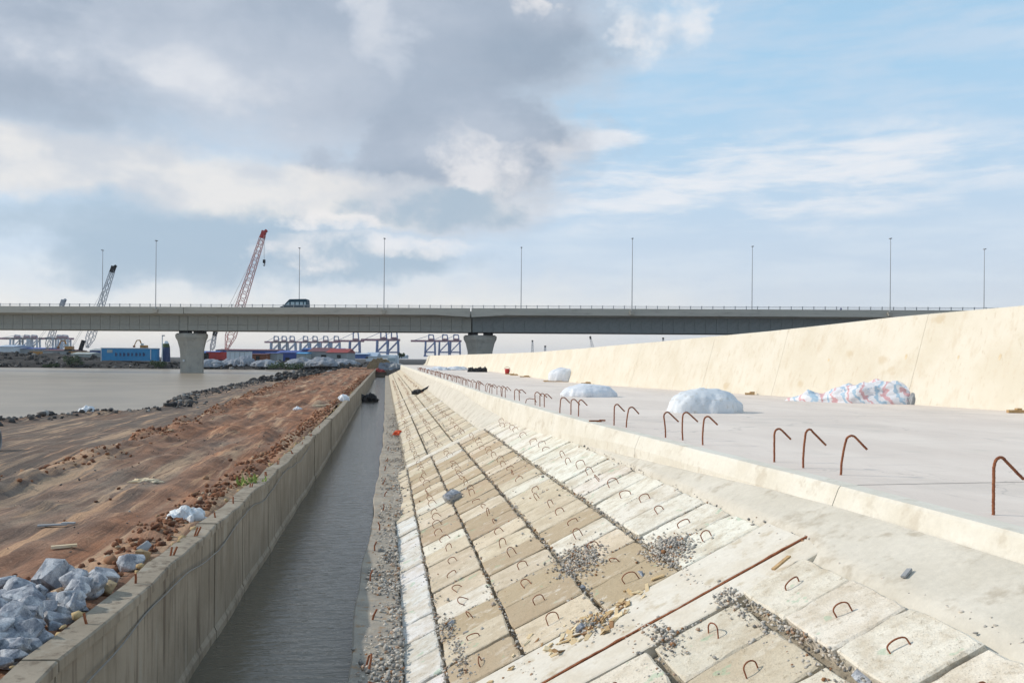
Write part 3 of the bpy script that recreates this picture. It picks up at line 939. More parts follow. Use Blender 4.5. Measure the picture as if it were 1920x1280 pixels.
P = []
sa = list(np.arange(-8, 40, .33)) + list(np.arange(40, S_END + .1, 2))
for s in sa:
    row = []
    t_lo = ip(s, [-8, 6.9, 7.3, 8.0, 25.3, 25.5, 170], [3.62, 3.62, 3.82, 3.78, 3.76, 2.82, 2.82])
    tf = max(curb_foot(s), t_lo + .12)
    bl = min(max((s - 22) / 16, 0), 1)
    zf = slope_z(tf) + bl * (max(slope_z(tf), -.24) - slope_z(tf))
    zf = min(zf, -.18)
    for f in (0, .12, .3, .5, .7, .88, 1.0):
        t = t_lo + (tf - t_lo) * f
        z = slope_z(t_lo) + (zf - slope_z(t_lo)) * f + .009 * fbm(Vector((s * .9, t * 2.2, 3)), 4) + (.014 if 0 < f < 1 else 0.0)
        if f == 0: z -= .07; t += .02 * fbm(Vector((s * 3, 0, 7)), 3)
        row.append(W(s, t, z))
    P.append(row)
tag(grid_obj('concrete_apron', np.array(P), M['apron']), kind='structure')

# curb in cast sections
curb = tag(MB().add([W(-8, 4.2, -.6), W(S_END, 2.9, -.6), W(S_END, 3.1, -.6), W(-8, 4.6, -.6)], [(0, 1, 2, 3)]).build('terrace_curb', M['curb']), kind='structure')
cj = [-8, -2.2, 2.4, 7.72, 13.2, 18.6, 24, 30, 36, 42, 50, 60, 70, 82, 94, 108, 124, 140, 155, S_END]
for a, b in zip(cj, cj[1:]):
    rings = []
    n = max(4, int((b - a) / .45)) if b < 45 else 5
    for i in range(n):
        s = a + .006 + (b - a - .012) * i / (n - 1)
        t = curb_t(s); tf = curb_foot(s); w1 = .010 * fbm(Vector((s * 1.3, 0, 2)), 3)
        zz = .004 + .004 * fbm(Vector((s * 2, 1, 2)), 2)
        rings.append([W(s, tf - .02, -.95), W(s, tf + w1, -.20 - .30 * min(max((s - 14) / 8, 0), 1) * (1 - min(max((s - 22) / 16, 0), 1))), W(s, t - .022 + w1, -.025), W(s, t + w1, zz), W(s, t + .20, zz + .001), W(s, t + .20, -.42)])
    MB().loft(rings).build('curb_section', M['curb'], curb)

# ------------------------------------------------------------------ terrace slab and flood wall
WF = np.array([(28, -26), (24.5, -12), (21.0, 0), (17.2, 11), (14.6, 17.2), (12.75, 21.6), (11.2, 25.8), (8.75, 31.4), (5.4, 38.5), (3.05, 46.3), (1.1, 60.0), (-1.0, 78.0), (-4.3, 98.5), (-10.0, 132), (-16.6, 165.5)])
# resample by arc length and smooth
seg = np.r_[0, np.cumsum(np.hypot(*np.diff(WF, axis=0).T))]
g = np.linspace(0, seg[-1], 420)
fx, fy = np.interp(g, seg, WF[:, 0]), np.interp(g, seg, WF[:, 1])
kk = np.hanning(31); kk /= kk.sum()
fx = np.convolve(np.pad(fx, 15, mode='reflect', reflect_type='odd'), kk, 'valid'); fy = np.convolve(np.pad(fy, 15, mode='reflect', reflect_type='odd'), kk, 'valid')


def foot(a):
    x, y = np.interp(a, g, fx), np.interp(a, g, fy)
    x2, y2 = np.interp(min(a + .3, g[-1]), g, fx), np.interp(min(a + .3, g[-1]), g, fy)
    x1, y1 = np.interp(max(a - .3, 0), g, fx), np.interp(max(a - .3, 0), g, fy)
    d = Vector((x2 - x1, y2 - y1, 0)).normalized()
    return Vector((x, y, 0)), Vector((d.y, -d.x, 0)), d     # foot point, outward (away from the terrace), along


def wall_h(y): return ip(y, [-30, 20, 26, 31, 38, 46, 60, 100, 170], [2.88, 2.80, 2.62, 2.34, 2.04, 1.84, 1.74, 1.80, 1.86])


P = []
arc = np.linspace(0, g[-1], 150)
for a in arc:
    p, o_, d = foot(a)
    s = -KX * p.x + QX * p.y
    s = min(max(s, -8), S_END)
    q_ = W(s, curb_t(s) + .19, 0)
    P.append([q_.lerp(p + o_ * .15, f) for f in np.linspace(0, 1, 9)])
terr = tag(grid_obj('terrace', np.array(P), M['terrace']), kind='structure')
# casting joints: narrow dark grooves across the terrace
gj = MB()
for s in (7.78, 17.6, 27.5, 39, 52, 68):
    t1 = {7.78: 17.5, 17.6: 15.6, 27.5: 13.6}.get(s, 9.0)
    a, b = W(s, curb_t(s) + .2, .003), W(s + .35, t1, .003)
    dd = (b - a).normalized(); nn = Vector((-dd.y, dd.x, 0)) * .006
    gj.add([a - nn, b - nn, b + nn, a + nn], [(0, 1, 2, 3)])
gj.build('joint_groove', M['dark_void'], terr)

fw = empty('flood_wall', W(30, 14, 0), 'tall cream concrete flood wall leaning back along the right side of the terrace', 'wall')
ends = [0.0]
marks = [0, 6, 12, 18, 24, 30, 36]
# section joints placed where the photo shows them (distance along the wall)
al = 0.0; jn = [0]
for yv in (-20, -14, -8, -2, 4, 10, 15.5, 20.0, 24.9, 30.3, 34.0, 39.0, 45, 51.5, 58, 66, 74, 83, 93, 104, 116, 130, 146):
    jn.append(float(np.interp(yv, fy, g)))
jn.append(float(g[-1]) - 1.0)
for a, b in zip(jn, jn[1:]):
    rings = []
    n = max(4, int((b - a) / .6))
    for i in range(n):
        q_ = a + .005 + (b - a - .010) * i / (n - 1)
        p, o_, d = foot(q_); h = wall_h(p.y)
        wv = .012 * fbm(Vector((q_ * .5, 0, 9)), 3)
        prof = [(-.02 + wv, -.5), (0 + wv, .0), (.012 + wv, .05), (.15 * h + wv, h * .45), (.33 * h - .02 + wv, h - .03), (.33 * h + .02, h + .004), (.33 * h + .42, h), (.33 * h + .46, h - .03), (.33 * h + .9, -1.0)]
        rings.append([p + o_ * u + Vector((0, 0, z)) for u, z in prof])
    MB().loft(rings).build('wall_section', M['wall'], fw)
# brown tie holes patched at mid height near the camera
tie = MB().loft([[Vector((math.cos(a) * r_, 0, math.sin(a) * r_)) + Vector((0, -y_, 0)) for a in np.linspace(0, 2 * PI, 10)[:-1]] for r_, y_ in ((.060, 0), (.048, .004), (.028, -.004))]).mesh('tie_hole', M['paleboard'])
for k, yv in enumerate((19.2, 20.4, 21.3, 22.4, 23.6, 25.3, 28.2)):
    a = float(np.interp(yv, fy, g)); p, o_, d = foot(a); h = wall_h(p.y); zz = h * .52 + R.uniform(-.04, .04)
    u_ = .15 * h + (.33 * h - .02 - .15 * h) * (zz - h * .45) / (h * .55) + .012 * fbm(Vector((a * .5, 0, 9)), 3) - .001
    o = new_obj('tie_hole', tie, fw, p + o_ * u_ + Vector((0, 0, zz)) - fw.location)
    o.rotation_euler = (rad(-18), 0, math.atan2(d.y, d.x) + PI)
    o.scale = (R.uniform(.5, .9), 1, R.uniform(.7, 1.7))
# sloping end block of the flood wall
p, o_, d = foot(g[-1] - .9); h = wall_h(p.y)
e = [p, p + o_ * (.33 * h), p + o_ * (.33 * h + .46), p + o_ * (.33 * h + .9)]
pz = [0, h, h, -1.0]
r0_ = [q_ + Vector((0, 0, z)) for q_, z in zip(e, pz)]; r0_ = [q_ + d * .7 for q_ in r0_]; r1_ = [q_ + d * 4.5 + Vector((0, 0, z)) for q_, z in zip(e, (0, h * .93, h * .93, -1.0))]
r2_ = [q_ + d * 7.5 + Vector((0, 0, z)) for q_, z in zip(e, (0, h * .25, h * .25, -1.0))]
MB().loft([r0_, r1_, r2_]).build('wall_section', M['wall'], fw)

# ------------------------------------------------------------------ ledge beside the water
P_ = []
led_s = list(np.arange(-8, 40, .35)) + list(np.arange(40, S_END, 2))
rings = []
for s in led_s:
    e_ = ledge_t(s) + .025 * math.sin(s * .8) + .015 * math.sin(s * 2.1)
    zt = -2.12 + .02 * math.sin(s * 1.3)
    rings.append([W(s, e_, -3.2), W(s, e_ - .008, zt - .02), W(s, e_ + .012, zt), W(s, e_ + .085, zt - .004), W(s, .20 if s < 18 else .56, zt - .015), W(s, .26 if s < 18 else .62, zt - .20), W(s, .72, -3.2)])
ledge = tag(MB().loft(rings).build('ledge', M['ledge']), kind='structure')
lst = MB().tube([(0, 0, -.03), (.0, .0, .09), (-.03, .02, .16)], .013, 6).mesh('rebar_stub', M['bar_rust'])
lst2 = MB().tube([(0, 0, -.03), (.0, .0, .12), (-.02, .01, .17), (-.06, .02, .15), (-.07, .02, .05)], .012, 6).mesh('rebar_stub', M['bar_rust'])
for s, t in [(20.7, -.06), (18.9, -.09), (16.7, -.15), (14.9, -.22), (12.9, -.26), (10.95, -.2), (9.2, -.21), (8.4, -.2), (22.9, -.1), (25.4, -.06), (28, -.02), (31, .05)]:
    o = new_obj('rebar_stub', lst2 if s < 10 else lst, ledge, W(s, t + .06, -2.12))
    o.rotation_euler = (R.gauss(0, .3), R.gauss(0, .3), R.uniform(0, 6))

# gravel and rubble
pts = []
for _ in range(11000):
    s = 6.2 + 46 * (R.random() ** 1.9)
    t = R.gauss(.10, .14) if R.random() < .8 else R.uniform(ledge_t(s) + .1, .3)
    if s > 17: t = R.uniform(ledge_t(s) + .10, .62) if R.random() < .6 else R.gauss(.42, .14)
    if t < ledge_t(s) + .04 or t > (.24 if s < 18 else .66): continue
    if fbm(Vector((s * .9, t * 2, 40)), 2) + .28 < R.uniform(-.2, .5) : continue
    r_ = abs(R.gauss(.013, .009)) + .006
    if R.random() < .02: r_ *= 1.7
    pts.append((*W(s, t, -2.14 + r_ * .4 + max(0, R.gauss(0, .02))), r_))
stones('ledge_gravel', pts, M['gravel'], ledge)
pts = []


def on_slope(s, t, r_, lift=.4):
    return (*W(s, t, slope_z(t) + r_ * lift), r_)


for tj, dens, wd in ((.635, 2400, .022), (1.34, 1500, .018), (2.13, 1900, .022), (2.91, 2100, .025), (3.755, 500, .018)):
    for _ in range(int(dens * .8)):
        s = 2.0 + 42 * (R.random() ** 1.7)
        if tj > 2.8 and s > 25: continue
        r_ = abs(R.gauss(.008, .006)) + .004
        wdd = wd * (2.6 if fbm(Vector((s * .8, tj * 5, 3)), 2) > .12 else 1)
        pts.append(on_slope(s, tj + R.gauss(0, wdd), r_, .1))
for (s0, t0, n, rs, rt) in ((9.9, 2.29, 440, .36, .16), (8.75, 3.02, 560, .28, .14), (7.95, 1.98, 130, .22, .14), (6.98, 2.35, 110, .22, .07), (7.0, 2.95, 60, .15, .08), (9.0, .78, 160, .4, .08), (9.95, .74, 80, .25, .06), (6.4, 3.0, 60, .5, .025), (5.6, 3.02, 60, .5, .025)):
    for _ in range(int(n * 1.5)):
        ds, dt = R.gauss(0, rs * .85), R.gauss(0, rt * .85)
        r_ = abs(R.gauss(.010, .005)) + .005
        pile = .06 * math.exp(-(ds / rs) ** 2 - (dt / rt) ** 2)
        q_ = W(s0 + ds, t0 + dt, slope_z(t0 + dt) + R.random() * pile + r_ * .35)
        pts.append((*q_, r_))
for _ in range(300):      # loose chips on the slabs
    s = 3 + 26 * R.random() ** 1.4; t = R.uniform(.66, 3.0)
    pts.append(on_slope(s, t, abs(R.gauss(.011, .011)) + .006))
for (js, jt0, jt1, jl, jr, jb) in slab_jobs[:230]:       # rubble fallen into the cross joints
    if R.random() < .35: continue
    a_, b_ = sorted((R.uniform(jt0, jt1), R.uniform(jt0, jt1)))
    for _ in range(int(6 + 40 * (b_ - a_))):
        pts.append(on_slope(js + jl / 2 + R.gauss(0, .012), R.uniform(a_, b_), abs(R.gauss(.006, .006)) + .004, -.2))
stones('joint_rubble', pts, M['gravel'], rev)
pts = []
for (s0, t0, n, rs, rt) in ((7.95, 1.97, 56, .13, .14), (8.12, 2.28, 14, .10, .14), (7.9, 1.70, 20, .10, .12), (8.3, 1.2, 8, .3, .2)):
    for _ in range(n):
        ds, dt = R.gauss(0, rs), R.gauss(0, rt); r_ = R.uniform(.018, .060)
        pts.append((*W(s0 + ds, t0 + dt, slope_z(t0 + dt) + r_ * .22), r_))
cm = MB()
for x_, y_, z_, r_ in pts:
    q3 = SLOPE_ROT @ Euler((R.gauss(0, .25), R.gauss(0, .25), R.uniform(0, 6))).to_matrix()
    a, b, h = r_ * R.uniform(.9, 2.0), r_ * R.uniform(.4, .9), R.uniform(.003, .008)
    cm.hexa([Vector((x_, y_, z_ + .006)) + q3 @ Vector((u * a * R.uniform(.6, 1), v * b * R.uniform(.5, 1), w_ * h)) for w_ in (-1, 1) for u, v in ((-1, -1), (1, -1), (1, 1), (-1, 1))])
sco = cm.build('scrap_chips', M['scrap'], rev); sco['kind'] = 'stuff'
ta = sco.data.attributes.new('tone', 'FLOAT', 'POINT')
ta.data.foreach_set('value', np.repeat(NR.uniform(0, 1, len(cm.v) // 8), 8).astype(np.float32))

# ------------------------------------------------------------------ hooked bars along the terrace edge
def hooked_bar(h, lean, seed):
    r = random.Random(seed)
    reach = (.20 + r.uniform(-.03, .05)) * h / .44; open_ = r.uniform(.68, .80); rad_ = r.uniform(.048, .064)
    pts = [(0, 0, -.06), (.0, 0, h * .30), (lean * .5, 0, h * .62), (lean, 0, h * .82)]
    for k in range(1, 6):
        a = PI - k * (PI * open_) / 5
        pts.append((lean + rad_ + rad_ * math.cos(a), 0, h * .82 + (h * .18) * math.sin(a)))
    x, z = pts[-1][0], pts[-1][2]
    pts.append((x + reach * .62, .01 * r.uniform(-1, 1), z - reach * .62))
    fine = []
    for a, b in zip(pts, pts[1:]):
        a, b = Vector(a), Vector(b); n = max(1, int((b - a).length / .012))
        fine += [a.lerp(b, k / n) + Vector((r.gauss(0, .0006), r.gauss(0, .0006), 0)) for k in range(n)]
    fine.append(Vector(pts[-1]))
    return MB().tube(fine, [.0132 if k % 2 else .0114 for k in range(len(fine))], 7).mesh('hooked_bar', M['bar_rust'], smooth=True)


BG = 'hooked rebars standing in a line along the terrace edge'
near_bars = [
    (6.15, 4.79, .46, .0, 'rusty hooked rebar nearest the camera, alone at the right edge of the photo'),
    (8.50, 4.82, .43, .03, 'tall rusty hooked rebar, rightmost of the loose trio near the curb joint'),
    (9.10, 4.70, .44, .02, 'rusty hooked rebar in the middle of the loose trio near the curb joint'),
    (9.66, 4.62, .40, .0, 'rusty hooked rebar, leftmost of the loose trio near the curb joint'),
    (11.71, 4.51, .41, .02, 'rusty hooked rebar, rightmost of the three in front of the grey sheeted heap'),
    (12.43, 4.47, .42, .02, 'rusty hooked rebar, middle of the three in front of the grey sheeted heap'),
    (12.88, 4.35, .40, -.02, 'rusty hooked rebar, leftmost of the three in front of the grey sheeted heap'),
    (14.88, 4.29, .37, .02, 'rusty hooked rebar, right one of the pair behind the rusty offcut'),
    (15.38, 4.20, .39, .0, 'rusty hooked rebar, left one of the pair behind the rusty offcut'),
    (17.89, 4.10, .35, .0, 'rusty hooked rebar with wide hook, right one of three before the flat white bag heap'),
    (18.42, 4.05, .34, .0, 'rusty hooked rebar, middle one of three before the flat white bag heap'),
    (18.90, 3.90, .36, .01, 'rusty hooked rebar, left one of three before the flat white bag heap, rust stain below'),
    (21.35, 4.00, .33, .0, 'rusty hooked rebar, right one of the close trio left of the white bag heap'),
    (21.75, 3.96, .33, .0, 'rusty hooked rebar, middle one of the close trio left of the white bag heap'),
    (22.35, 3.94, .34, .0, 'rusty hooked rebar, left one of the close trio left of the white bag heap'),
    (24.67, 3.88, .32, .0, 'rusty hooked rebar, right one of the second close pair along the edge'),
    (25.10, 3.80, .32, .0, 'rusty hooked rebar, left one of the second close pair along the edge'),
]
for i, (s, t, h, lean, lab) in enumerate(near_bars):
    o = new_obj('hooked_bar', hooked_bar(h, lean, i), None, W(s, t, 0))
    o.rotation_euler = (R.gauss(0, .03), R.gauss(0, .03), rad(-3) + R.gauss(0, .16))
    tag(o, lab, 'rebar', BG)
far_bar_m = [MB().tube([(0, 0, -.05), (0, 0, .22), (.03, 0, .29), (.07, 0, .31), (.11, 0, .28), (.19, 0, .20)], .0115, 5).mesh('hooked_bar', M['bar_rust'], smooth=True) for _ in range(1)]
s = 26.6; k = 0
while s < 92:
    o = new_obj('hooked_bar', far_bar_m[0], None, W(s, curb_t(s) + .24 + R.gauss(0, .05), 0))
    o.rotation_euler = (R.gauss(0, .08), R.gauss(0, .08), R.gauss(0, .3))
    o.scale = (1, 1, R.uniform(.85, 1.1))
    tag(o, 'small rusty hooked rebar in the dense far line along the terrace edge', 'rebar', BG)
    k += 1
    s += .55 if k % 3 else 1.25
# short bent bar lying low beside the close trio
p = W(23.3, 3.84, 0)
tag(MB().tube([p, p + Vector((.02, 0, .10)), p + Vector((.10, 0, .13)), p + Vector((.26, .0, .11)), p + Vector((.30, 0, .02))], .012, 6).build('bent_bar', M['bar_rust'], org=p, smooth=True),
    'low bent rebar loop barely rising from the terrace beside the close trio', 'rebar', BG)

# ------------------------------------------------------------------ heaps, bags and oddments on the terrace
def heap(name, loc, rx, ry, h, mat, seed, fold=.10, rz=0.0, label=None, cat=None, group=None, rough_edge=.12, parent=None, power=.8):
    """a lumpy covered heap or sack: a dome with folds, sitting on the ground at loc"""
    bv, bf = ico_base(5)
    vs = []
    for v in bv:
        d = Vector(v)
        ang = math.atan2(d.y, d.x)
        rim = 1 + rough_edge * fbm(Vector((math.cos(ang) * 2, math.sin(ang) * 2, seed)), 4)
        z = max(d.z, -.02)
        zz = (z ** power if z > 0 else z) * h
        f1 = fbm(Vector((d.x * 2.2, d.y * 2.2, d.z * 1.5 + seed)), 4)
        f2 = abs(fbm(Vector((d.x * 4.5 + seed, d.y * 4.5, d.z * 2)), 3))
        k = 1 + fold * (f1 - .35 * f2)
        hz_ = 1 - max(d.z, 0)
        k += fold * .55 * hz_ * math.sin(ang * 9 + 3 * f1 + seed) * (.4 + .6 * abs(math.sin(ang * 2.5 + seed)))
        zz *= 1 + fold * .8 * math.sin(ang * 5 + d.z * 6 + seed) * hz_
        vs.append((d.x * rx * rim * k, d.y * ry * rim * k, max(zz * (1 + fold * 1.3 * (f1 - .4 * f2)), -.02)))
    me = bpy.data.meshes.new(name)
    me.from_pydata(vs, [], bf.tolist()); me.materials.append(mat)
    me.polygons.foreach_set('use_smooth', [True] * len(me.polygons)); me.update()
    o = new_obj(name, me, parent, loc)
    o.rotation_euler = (0, 0, rz)
    if label: tag(o, label, cat, group)
    return o


g1 = 'white bag heaps on the terrace'
heap('sheeted_heap', W(19.3, 7.45, 0), .92, .55, .56, M['grey_sack'], 3, .06, .12, 'crumpled pale grey plastic sheet over a heap, behind three hooked rebars', 'sheeted heap', g1)
heap('bag_heap', W(27.6, 6.65, 0), .92, .55, .42, M['white_sack'], 8, .07, .05, 'low flat white woven bag heap in the middle of the terrace', 'bag heap', g1)
b3 = heap('bag_heap', W(46.5, 9.75, .05), .80, .60, .72, M['white_sack'], 14, .06, 0, 'round white dome shaped sack on boards close to the flood wall', 'bag heap', g1, .04, power=.6)
heap('bag_heap', W(92, 5.6, 0), 1.2, .8, .36, M['white_sack'], 21, .2, 0, 'far low white bag heap on the left, farthest along the terrace', 'bag heap', g1)
heap('bag_heap', W(93, 7.6, 0), 1.1, .8, .42, M['white_sack'], 23, .2, 0, 'far low white bag heap next to the black bags', 'bag heap', g1)
bb = MB()
for i in range(5):
    p = W(46.0 + i * .25, 9.2 + R.uniform(0, .3), .025)
    bb.box(p, (1.3, .14, .045), .1 + R.gauss(0, .1))
tag(bb.build('board_stack', M['wood'], org=W(46.3, 9.3, 0)), 'brown boards laid flat under the round white sack', 'boards')
# black bags: lumpy pile
bz = empty('black_bags', W(80, 8.55, 0), 'pile of black plastic bags against the far flood wall', 'bags')
for dx, r_, h in ((-.55, .34, .42), (-.1, .34, .36), (.32, .34, .42), (.65, .28, .46)):
    heap('bag', (dx, R.uniform(-.06, .06), 0), r_, .34, h, M['black'], R.uniform(0, 50), .3, parent=bz)

# striped tarpaulin over a long heap
tz = empty('striped_tarpaulin', W(24.0, 13.85, 0), 'blue, red and white striped tarpaulin thrown over a long heap at the flood wall foot', 'tarpaulin')
bv, bf = ico_base(5)
vs = []
for v in bv:
    d = Vector(v); u = d.x
    x = u * 1.9
    hh = ip(u, [-1, -.75, -.62, -.45, -.2, .1, .45, .75, .92, 1], [.05, .16, .34, .20, .40, .58, .66, .56, .34, .06])
    zz = max(d.z, -.02); zz = (zz ** .75 if zz > 0 else zz) * hh * 1.08 / max(math.sqrt(max(1 - u * u, .05)) ** .75, .35)
    f1 = fbm(Vector((x * 1.4, d.y * 2, d.z * 2 + 5)), 4); f2 = abs(fbm(Vector((x * 2.6, d.y * 3, 9)), 3))
    vs.append((x + .10 * f1, d.y * (.55 + .12 * f1) * ip(u, [-1, -.4, .2, 1], [.5, .7, 1, .9]), max(zz * (1 + .22 * f1 - .20 * f2 + .05 * math.sin(x * 9 + d.y * 5 + 4 * f1)), -.02)))
me = bpy.data.meshes.new('cover'); me.from_pydata(vs, [], bf.tolist()); me.materials.append(M['stripe'])
me.polygons.foreach_set('use_smooth', [True] * len(me.polygons)); me.update()
o = new_obj('cover', me, tz); o.rotation_euler = (0, 0, rad(-27))
heap('heap_end', (1.62, -.92, 0), .40, .30, .34, M['pipe_grey'], 4, .2, parent=tz)

# rusty offcut, red bucket, leaning pole, small bits along the wall foot
p = W(16.25, 4.06, .0)
tag(MB().box(p + Vector((0, 0, .016)), (.24, .05, .032), .1).box(p + Vector((.14, .02, .028)), (.12, .03, .03), -.3).build('steel_offcut', M['rust'], org=p),
    'short rusty steel offcut lying flat on the terrace near a pair of hooked rebars', 'offcut')
p = W(71, 10.1, 0)
rb = empty('bucket', p, 'small red bucket standing at the far foot of the flood wall', 'bucket')
MB().loft([[p + Vector((math.cos(a) * r_, math.sin(a) * r_, z)) for a in np.linspace(0, 2 * PI, 15)[:-1]] for r_, z in ((.15, 0), (.18, .14), (.215, .44), (.185, .44), (.14, .08))]).build('body', M['red_paint'], rb, smooth=True)
MB().tube([p + Vector((.21 * math.cos(a), .02, .43 + .15 * math.sin(a))) for a in np.linspace(0, PI, 9)], .015, 5).build('handle', M['dark_rubber'], rb)
p = W(67.5, 10.05, 0)
pl = empty('leaning_pole', p, 'thin brown pole propped slantwise against the far flood wall', 'pole')
MB().tube([p, p + Vector((1.15, .35, 1.1))], .04, 6).build('shaft', M['wood'], pl)
MB().box(p + Vector((-.15, -.1, .05)), (.9, .10, .07), .2).build('foot_block', M['wood'], pl)
for i, (s, t, a, ln) in enumerate(((58, 9.75, .3, .7), (44.2, 10.55, .1, .55), (41.8, 10.2, .4, .5), (29.3, 13.3, .2, .34), (18.9, 15.55, .5, .4), (64, 9.9, .3, .6))):
    p = W(s, t - .25, 0)
    tag(MB().box(p + Vector((0, 0, .04)), (ln, .10, .07), a - .5).box(p + Vector((.1, .06, .09)), (ln * .5, .07, .05), a).build('wood_scrap', M['wood'], org=p),
        ['dark wood scrap on the terrace left of the leaning pole', 'brown wood scrap at the wall foot just right of the round white sack',
         'pale wood scrap at the wall foot between the round sack and the striped tarpaulin', 'small dark wood scrap left of the striped tarpaulin',
         'brown wood scrap at the wall foot near the right edge of the photo', 'far thin wood scrap beside the red bucket'][i], 'scrap', 'wood scraps along the flood wall foot')

# ------------------------------------------------------------------ oddments on the slope
def boulder(name, loc, r_, mat, seed, label=None, group=None, cat='rock', sx=(1, 1, .75), rz=None, parent=None):
    """a broken stone: the hull of a few random points, its edges knocked off"""
    rr = random.Random(seed)
    bm = bmesh.new()
    for _ in range(rr.randint(13, 19)):
        d = Vector((rr.gauss(0, 1), rr.gauss(0, 1), rr.gauss(0, 1))).normalized() * rr.uniform(.78, 1.12)
        bm.verts.new((d.x * sx[0] * r_, d.y * sx[1] * r_, d.z * sx[2] * r_))
    res = bmesh.ops.convex_hull(bm, input=bm.verts[:])
    bmesh.ops.delete(bm, geom=[v for v in res['geom_interior'] if isinstance(v, bmesh.types.BMVert)], context='VERTS')
    bmesh.ops.bevel(bm, geom=bm.edges[:], offset=r_ * .075, segments=1, affect='EDGES', clamp_overlap=True)
    bmesh.ops.triangulate(bm, faces=bm.faces[:])
    bmesh.ops.subdivide_edges(bm, edges=bm.edges[:], cuts=1, use_grid_fill=True)
    for v in bm.verts:
        v.co *= 1 + .045 * noise.noise(v.co * (4.0 / r_) + Vector((seed, 0, 0))) + .05 * noise.noise(v.co * (1.6 / r_) + Vector((seed, 9, 0)))
    me = bpy.data.meshes.new(name); bm.to_mesh(me); bm.free(); me.materials.append(mat)
    o = new_obj(name, me, parent, loc); o.rotation_euler = (rr.gauss(0, .25), rr.gauss(0, .25), rr.uniform(0, 6) if rz is None else rz)
    if label: tag(o, label, cat, group)
    return o


boulder('stone_block', W(17.0, 1.36, slope_z(1.36) + .08), .19, M['rock'], 5, 'blue grey stone block resting across a slab corner halfway up the slope', None, 'stone', (1.2, .75, .95), .6)
boulder('stone', W(7.98, 1.86, slope_z(1.86) + .03), .07, M['rock'], 6, 'pale angular stone at the lower end of the wood scraps on the slope', 'loose stones on the slope', 'stone')
boulder('stone', W(8.95, 2.12, slope_z(2.12) + .02), .045, M['rock'], 7, 'dark grey stone on the tan slab beside the larger gravel pile', 'loose stones on the slope', 'stone')
boulder('stone', W(8.5, 2.62, slope_z(2.62) + .02), .05, M['rock'], 9, 'small flat stone on the tan slab near a lifting hook below the white rib', 'loose stones on the slope', 'stone', (1.2, .7, .5))
boulder('stone', W(10.05, .78, slope_z(.78) + .02), .06, M['rock'], 12, 'grey stone wedged in the lowest slab joint above the white toe strip', 'loose stones on the slope', 'stone')
boulder('stone', W(5.05, 3.02, slope_z(3.02) + .01), .075, M['rock'], 13, 'dark stone in the joint below the nearest slabs at the bottom edge', 'loose stones on the slope', 'stone', (1.2, .8, .55))
p = W(58.6, 2.2, slope_z(2.2))
rg_ = empty('rag_bundle', p, 'dark rag bundle with a black stick lying high on the far slope', 'rag')
heap('rag', (0, 0, 0), .42, .32, .34, M['black'], 2, .25, parent=rg_)
MB().tube([p + Vector((.2, .1, .22)), p + Vector((1.35, .55, .85))], .075, 6).build('stick', M['black'], rg_)
heap('plastic_litter', W(37.2, .52, -2.08), .19, .2, .17, M['orange'], 3, .35, 0, 'bright orange plastic litter at the toe of the slope', 'litter', None, .6)
p = W(6.72, 3.36, slope_z(3.36) + .045)
for ds, dt, ln, a, lab in ((.24, .04, .22, .35, 'flat rusty plank scrap on the nearest slab below the curb'), (-.85, .50, .11, .5, 'small grey plank chip on the apron near the bottom right')):
    q_ = W(6.72 + ds, 3.36 + dt, slope_z(3.36 + dt) + (.085 if ds > 0 else .024))
    tag(MB().box(q_, (ln, .04, .016), rot=SLOPE_ROT @ Matrix.Rotation(a, 3, 'Z')).build('plank_scrap', M['wood'] if ds > 0 else M['pipe_grey'], org=q_), lab, 'scrap', 'plank scraps near the curb')

# ------------------------------------------------------------------ rocks and dirt oddments on the left
RG = 'limestone rocks heaped behind the channel wall'
rocks = [
    (8.35, -2.98, .23, 'largest grey limestone rock, on top of the heap behind the channel wall'),
    (7.30, -2.50, .16, 'pale smooth rock leaning on the channel wall at the front of the heap'),
    (7.55, -2.92, .18, 'wide pale rock in the middle of the heap behind the channel wall'),
    (8.15, -3.35, .15, 'grey rock on the far left of the heap, at the photo edge'),
    (8.40, -2.62, .15, 'bluish rock just right of the largest rock in the heap'),
    (9.05, -2.50, .15, 'pale rock with reddish side, hard against the wall behind the heap'),
    (7.00, -2.86, .16, 'rough grey rock low at the front left of the heap'),
    (7.85, -2.52, .15, 'dark blue rock wedged between the wall and the heap'),
    (7.35, -3.30, .16, 'rounded grey rock at the left edge, below the largest rock'),
    (6.65, -2.60, .16, 'pale rock at the very front of the heap beside the wall'),
]
for i, (s, t, r_, lab) in enumerate(rocks):
    boulder('rock', W(s, t, bank_z(s, t) + r_ * .50), r_, M['rock'], 40 + i, lab, RG, 'rock', (1, 1, .82))
for i in range(84):
    s = R.uniform(6.0, 8.5) if i < 44 else R.uniform(5.9, 7.7)
    t = (-2.46 - abs(R.gauss(0, .55)) if i < 44 else R.uniform(-2.95, -2.42)); r_ = R.uniform(.075, .15) if i < 44 else R.uniform(.06, .125)
    z = bank_z(s, t) + r_ * .30
    boulder('rock', W(s, t, z + R.choice([0, .03, .07, .11]) * (1 if t > -3.3 else 0)), r_, M['rock'], 80 + i, 'grey limestone rock among the lower stones of the heap', RG, 'rock', (1, 1, .8))
boulder('rock', W(9.95, -2.62, bank_z(9.95, -2.62) + .06), .11, M['pipe_grey'], 70, 'greenish grey cobble sunk in red dirt beyond the rock heap', RG)
boulder('rock', W(9.45, -2.52, bank_z(9.45, -2.52) + .05), .16, M['brownrock'], 71, 'brown flat rock against the wall beyond the rock heap', RG, 'rock', (1.3, .8, .5))
boulder('rock', W(8.05, -2.44, bank_z(8.05, -2.44) + .07), .11, M['brownrock'], 72, 'yellowish brown rock on the wall edge right of the heap', RG, 'rock', (1.3, .9, .6))
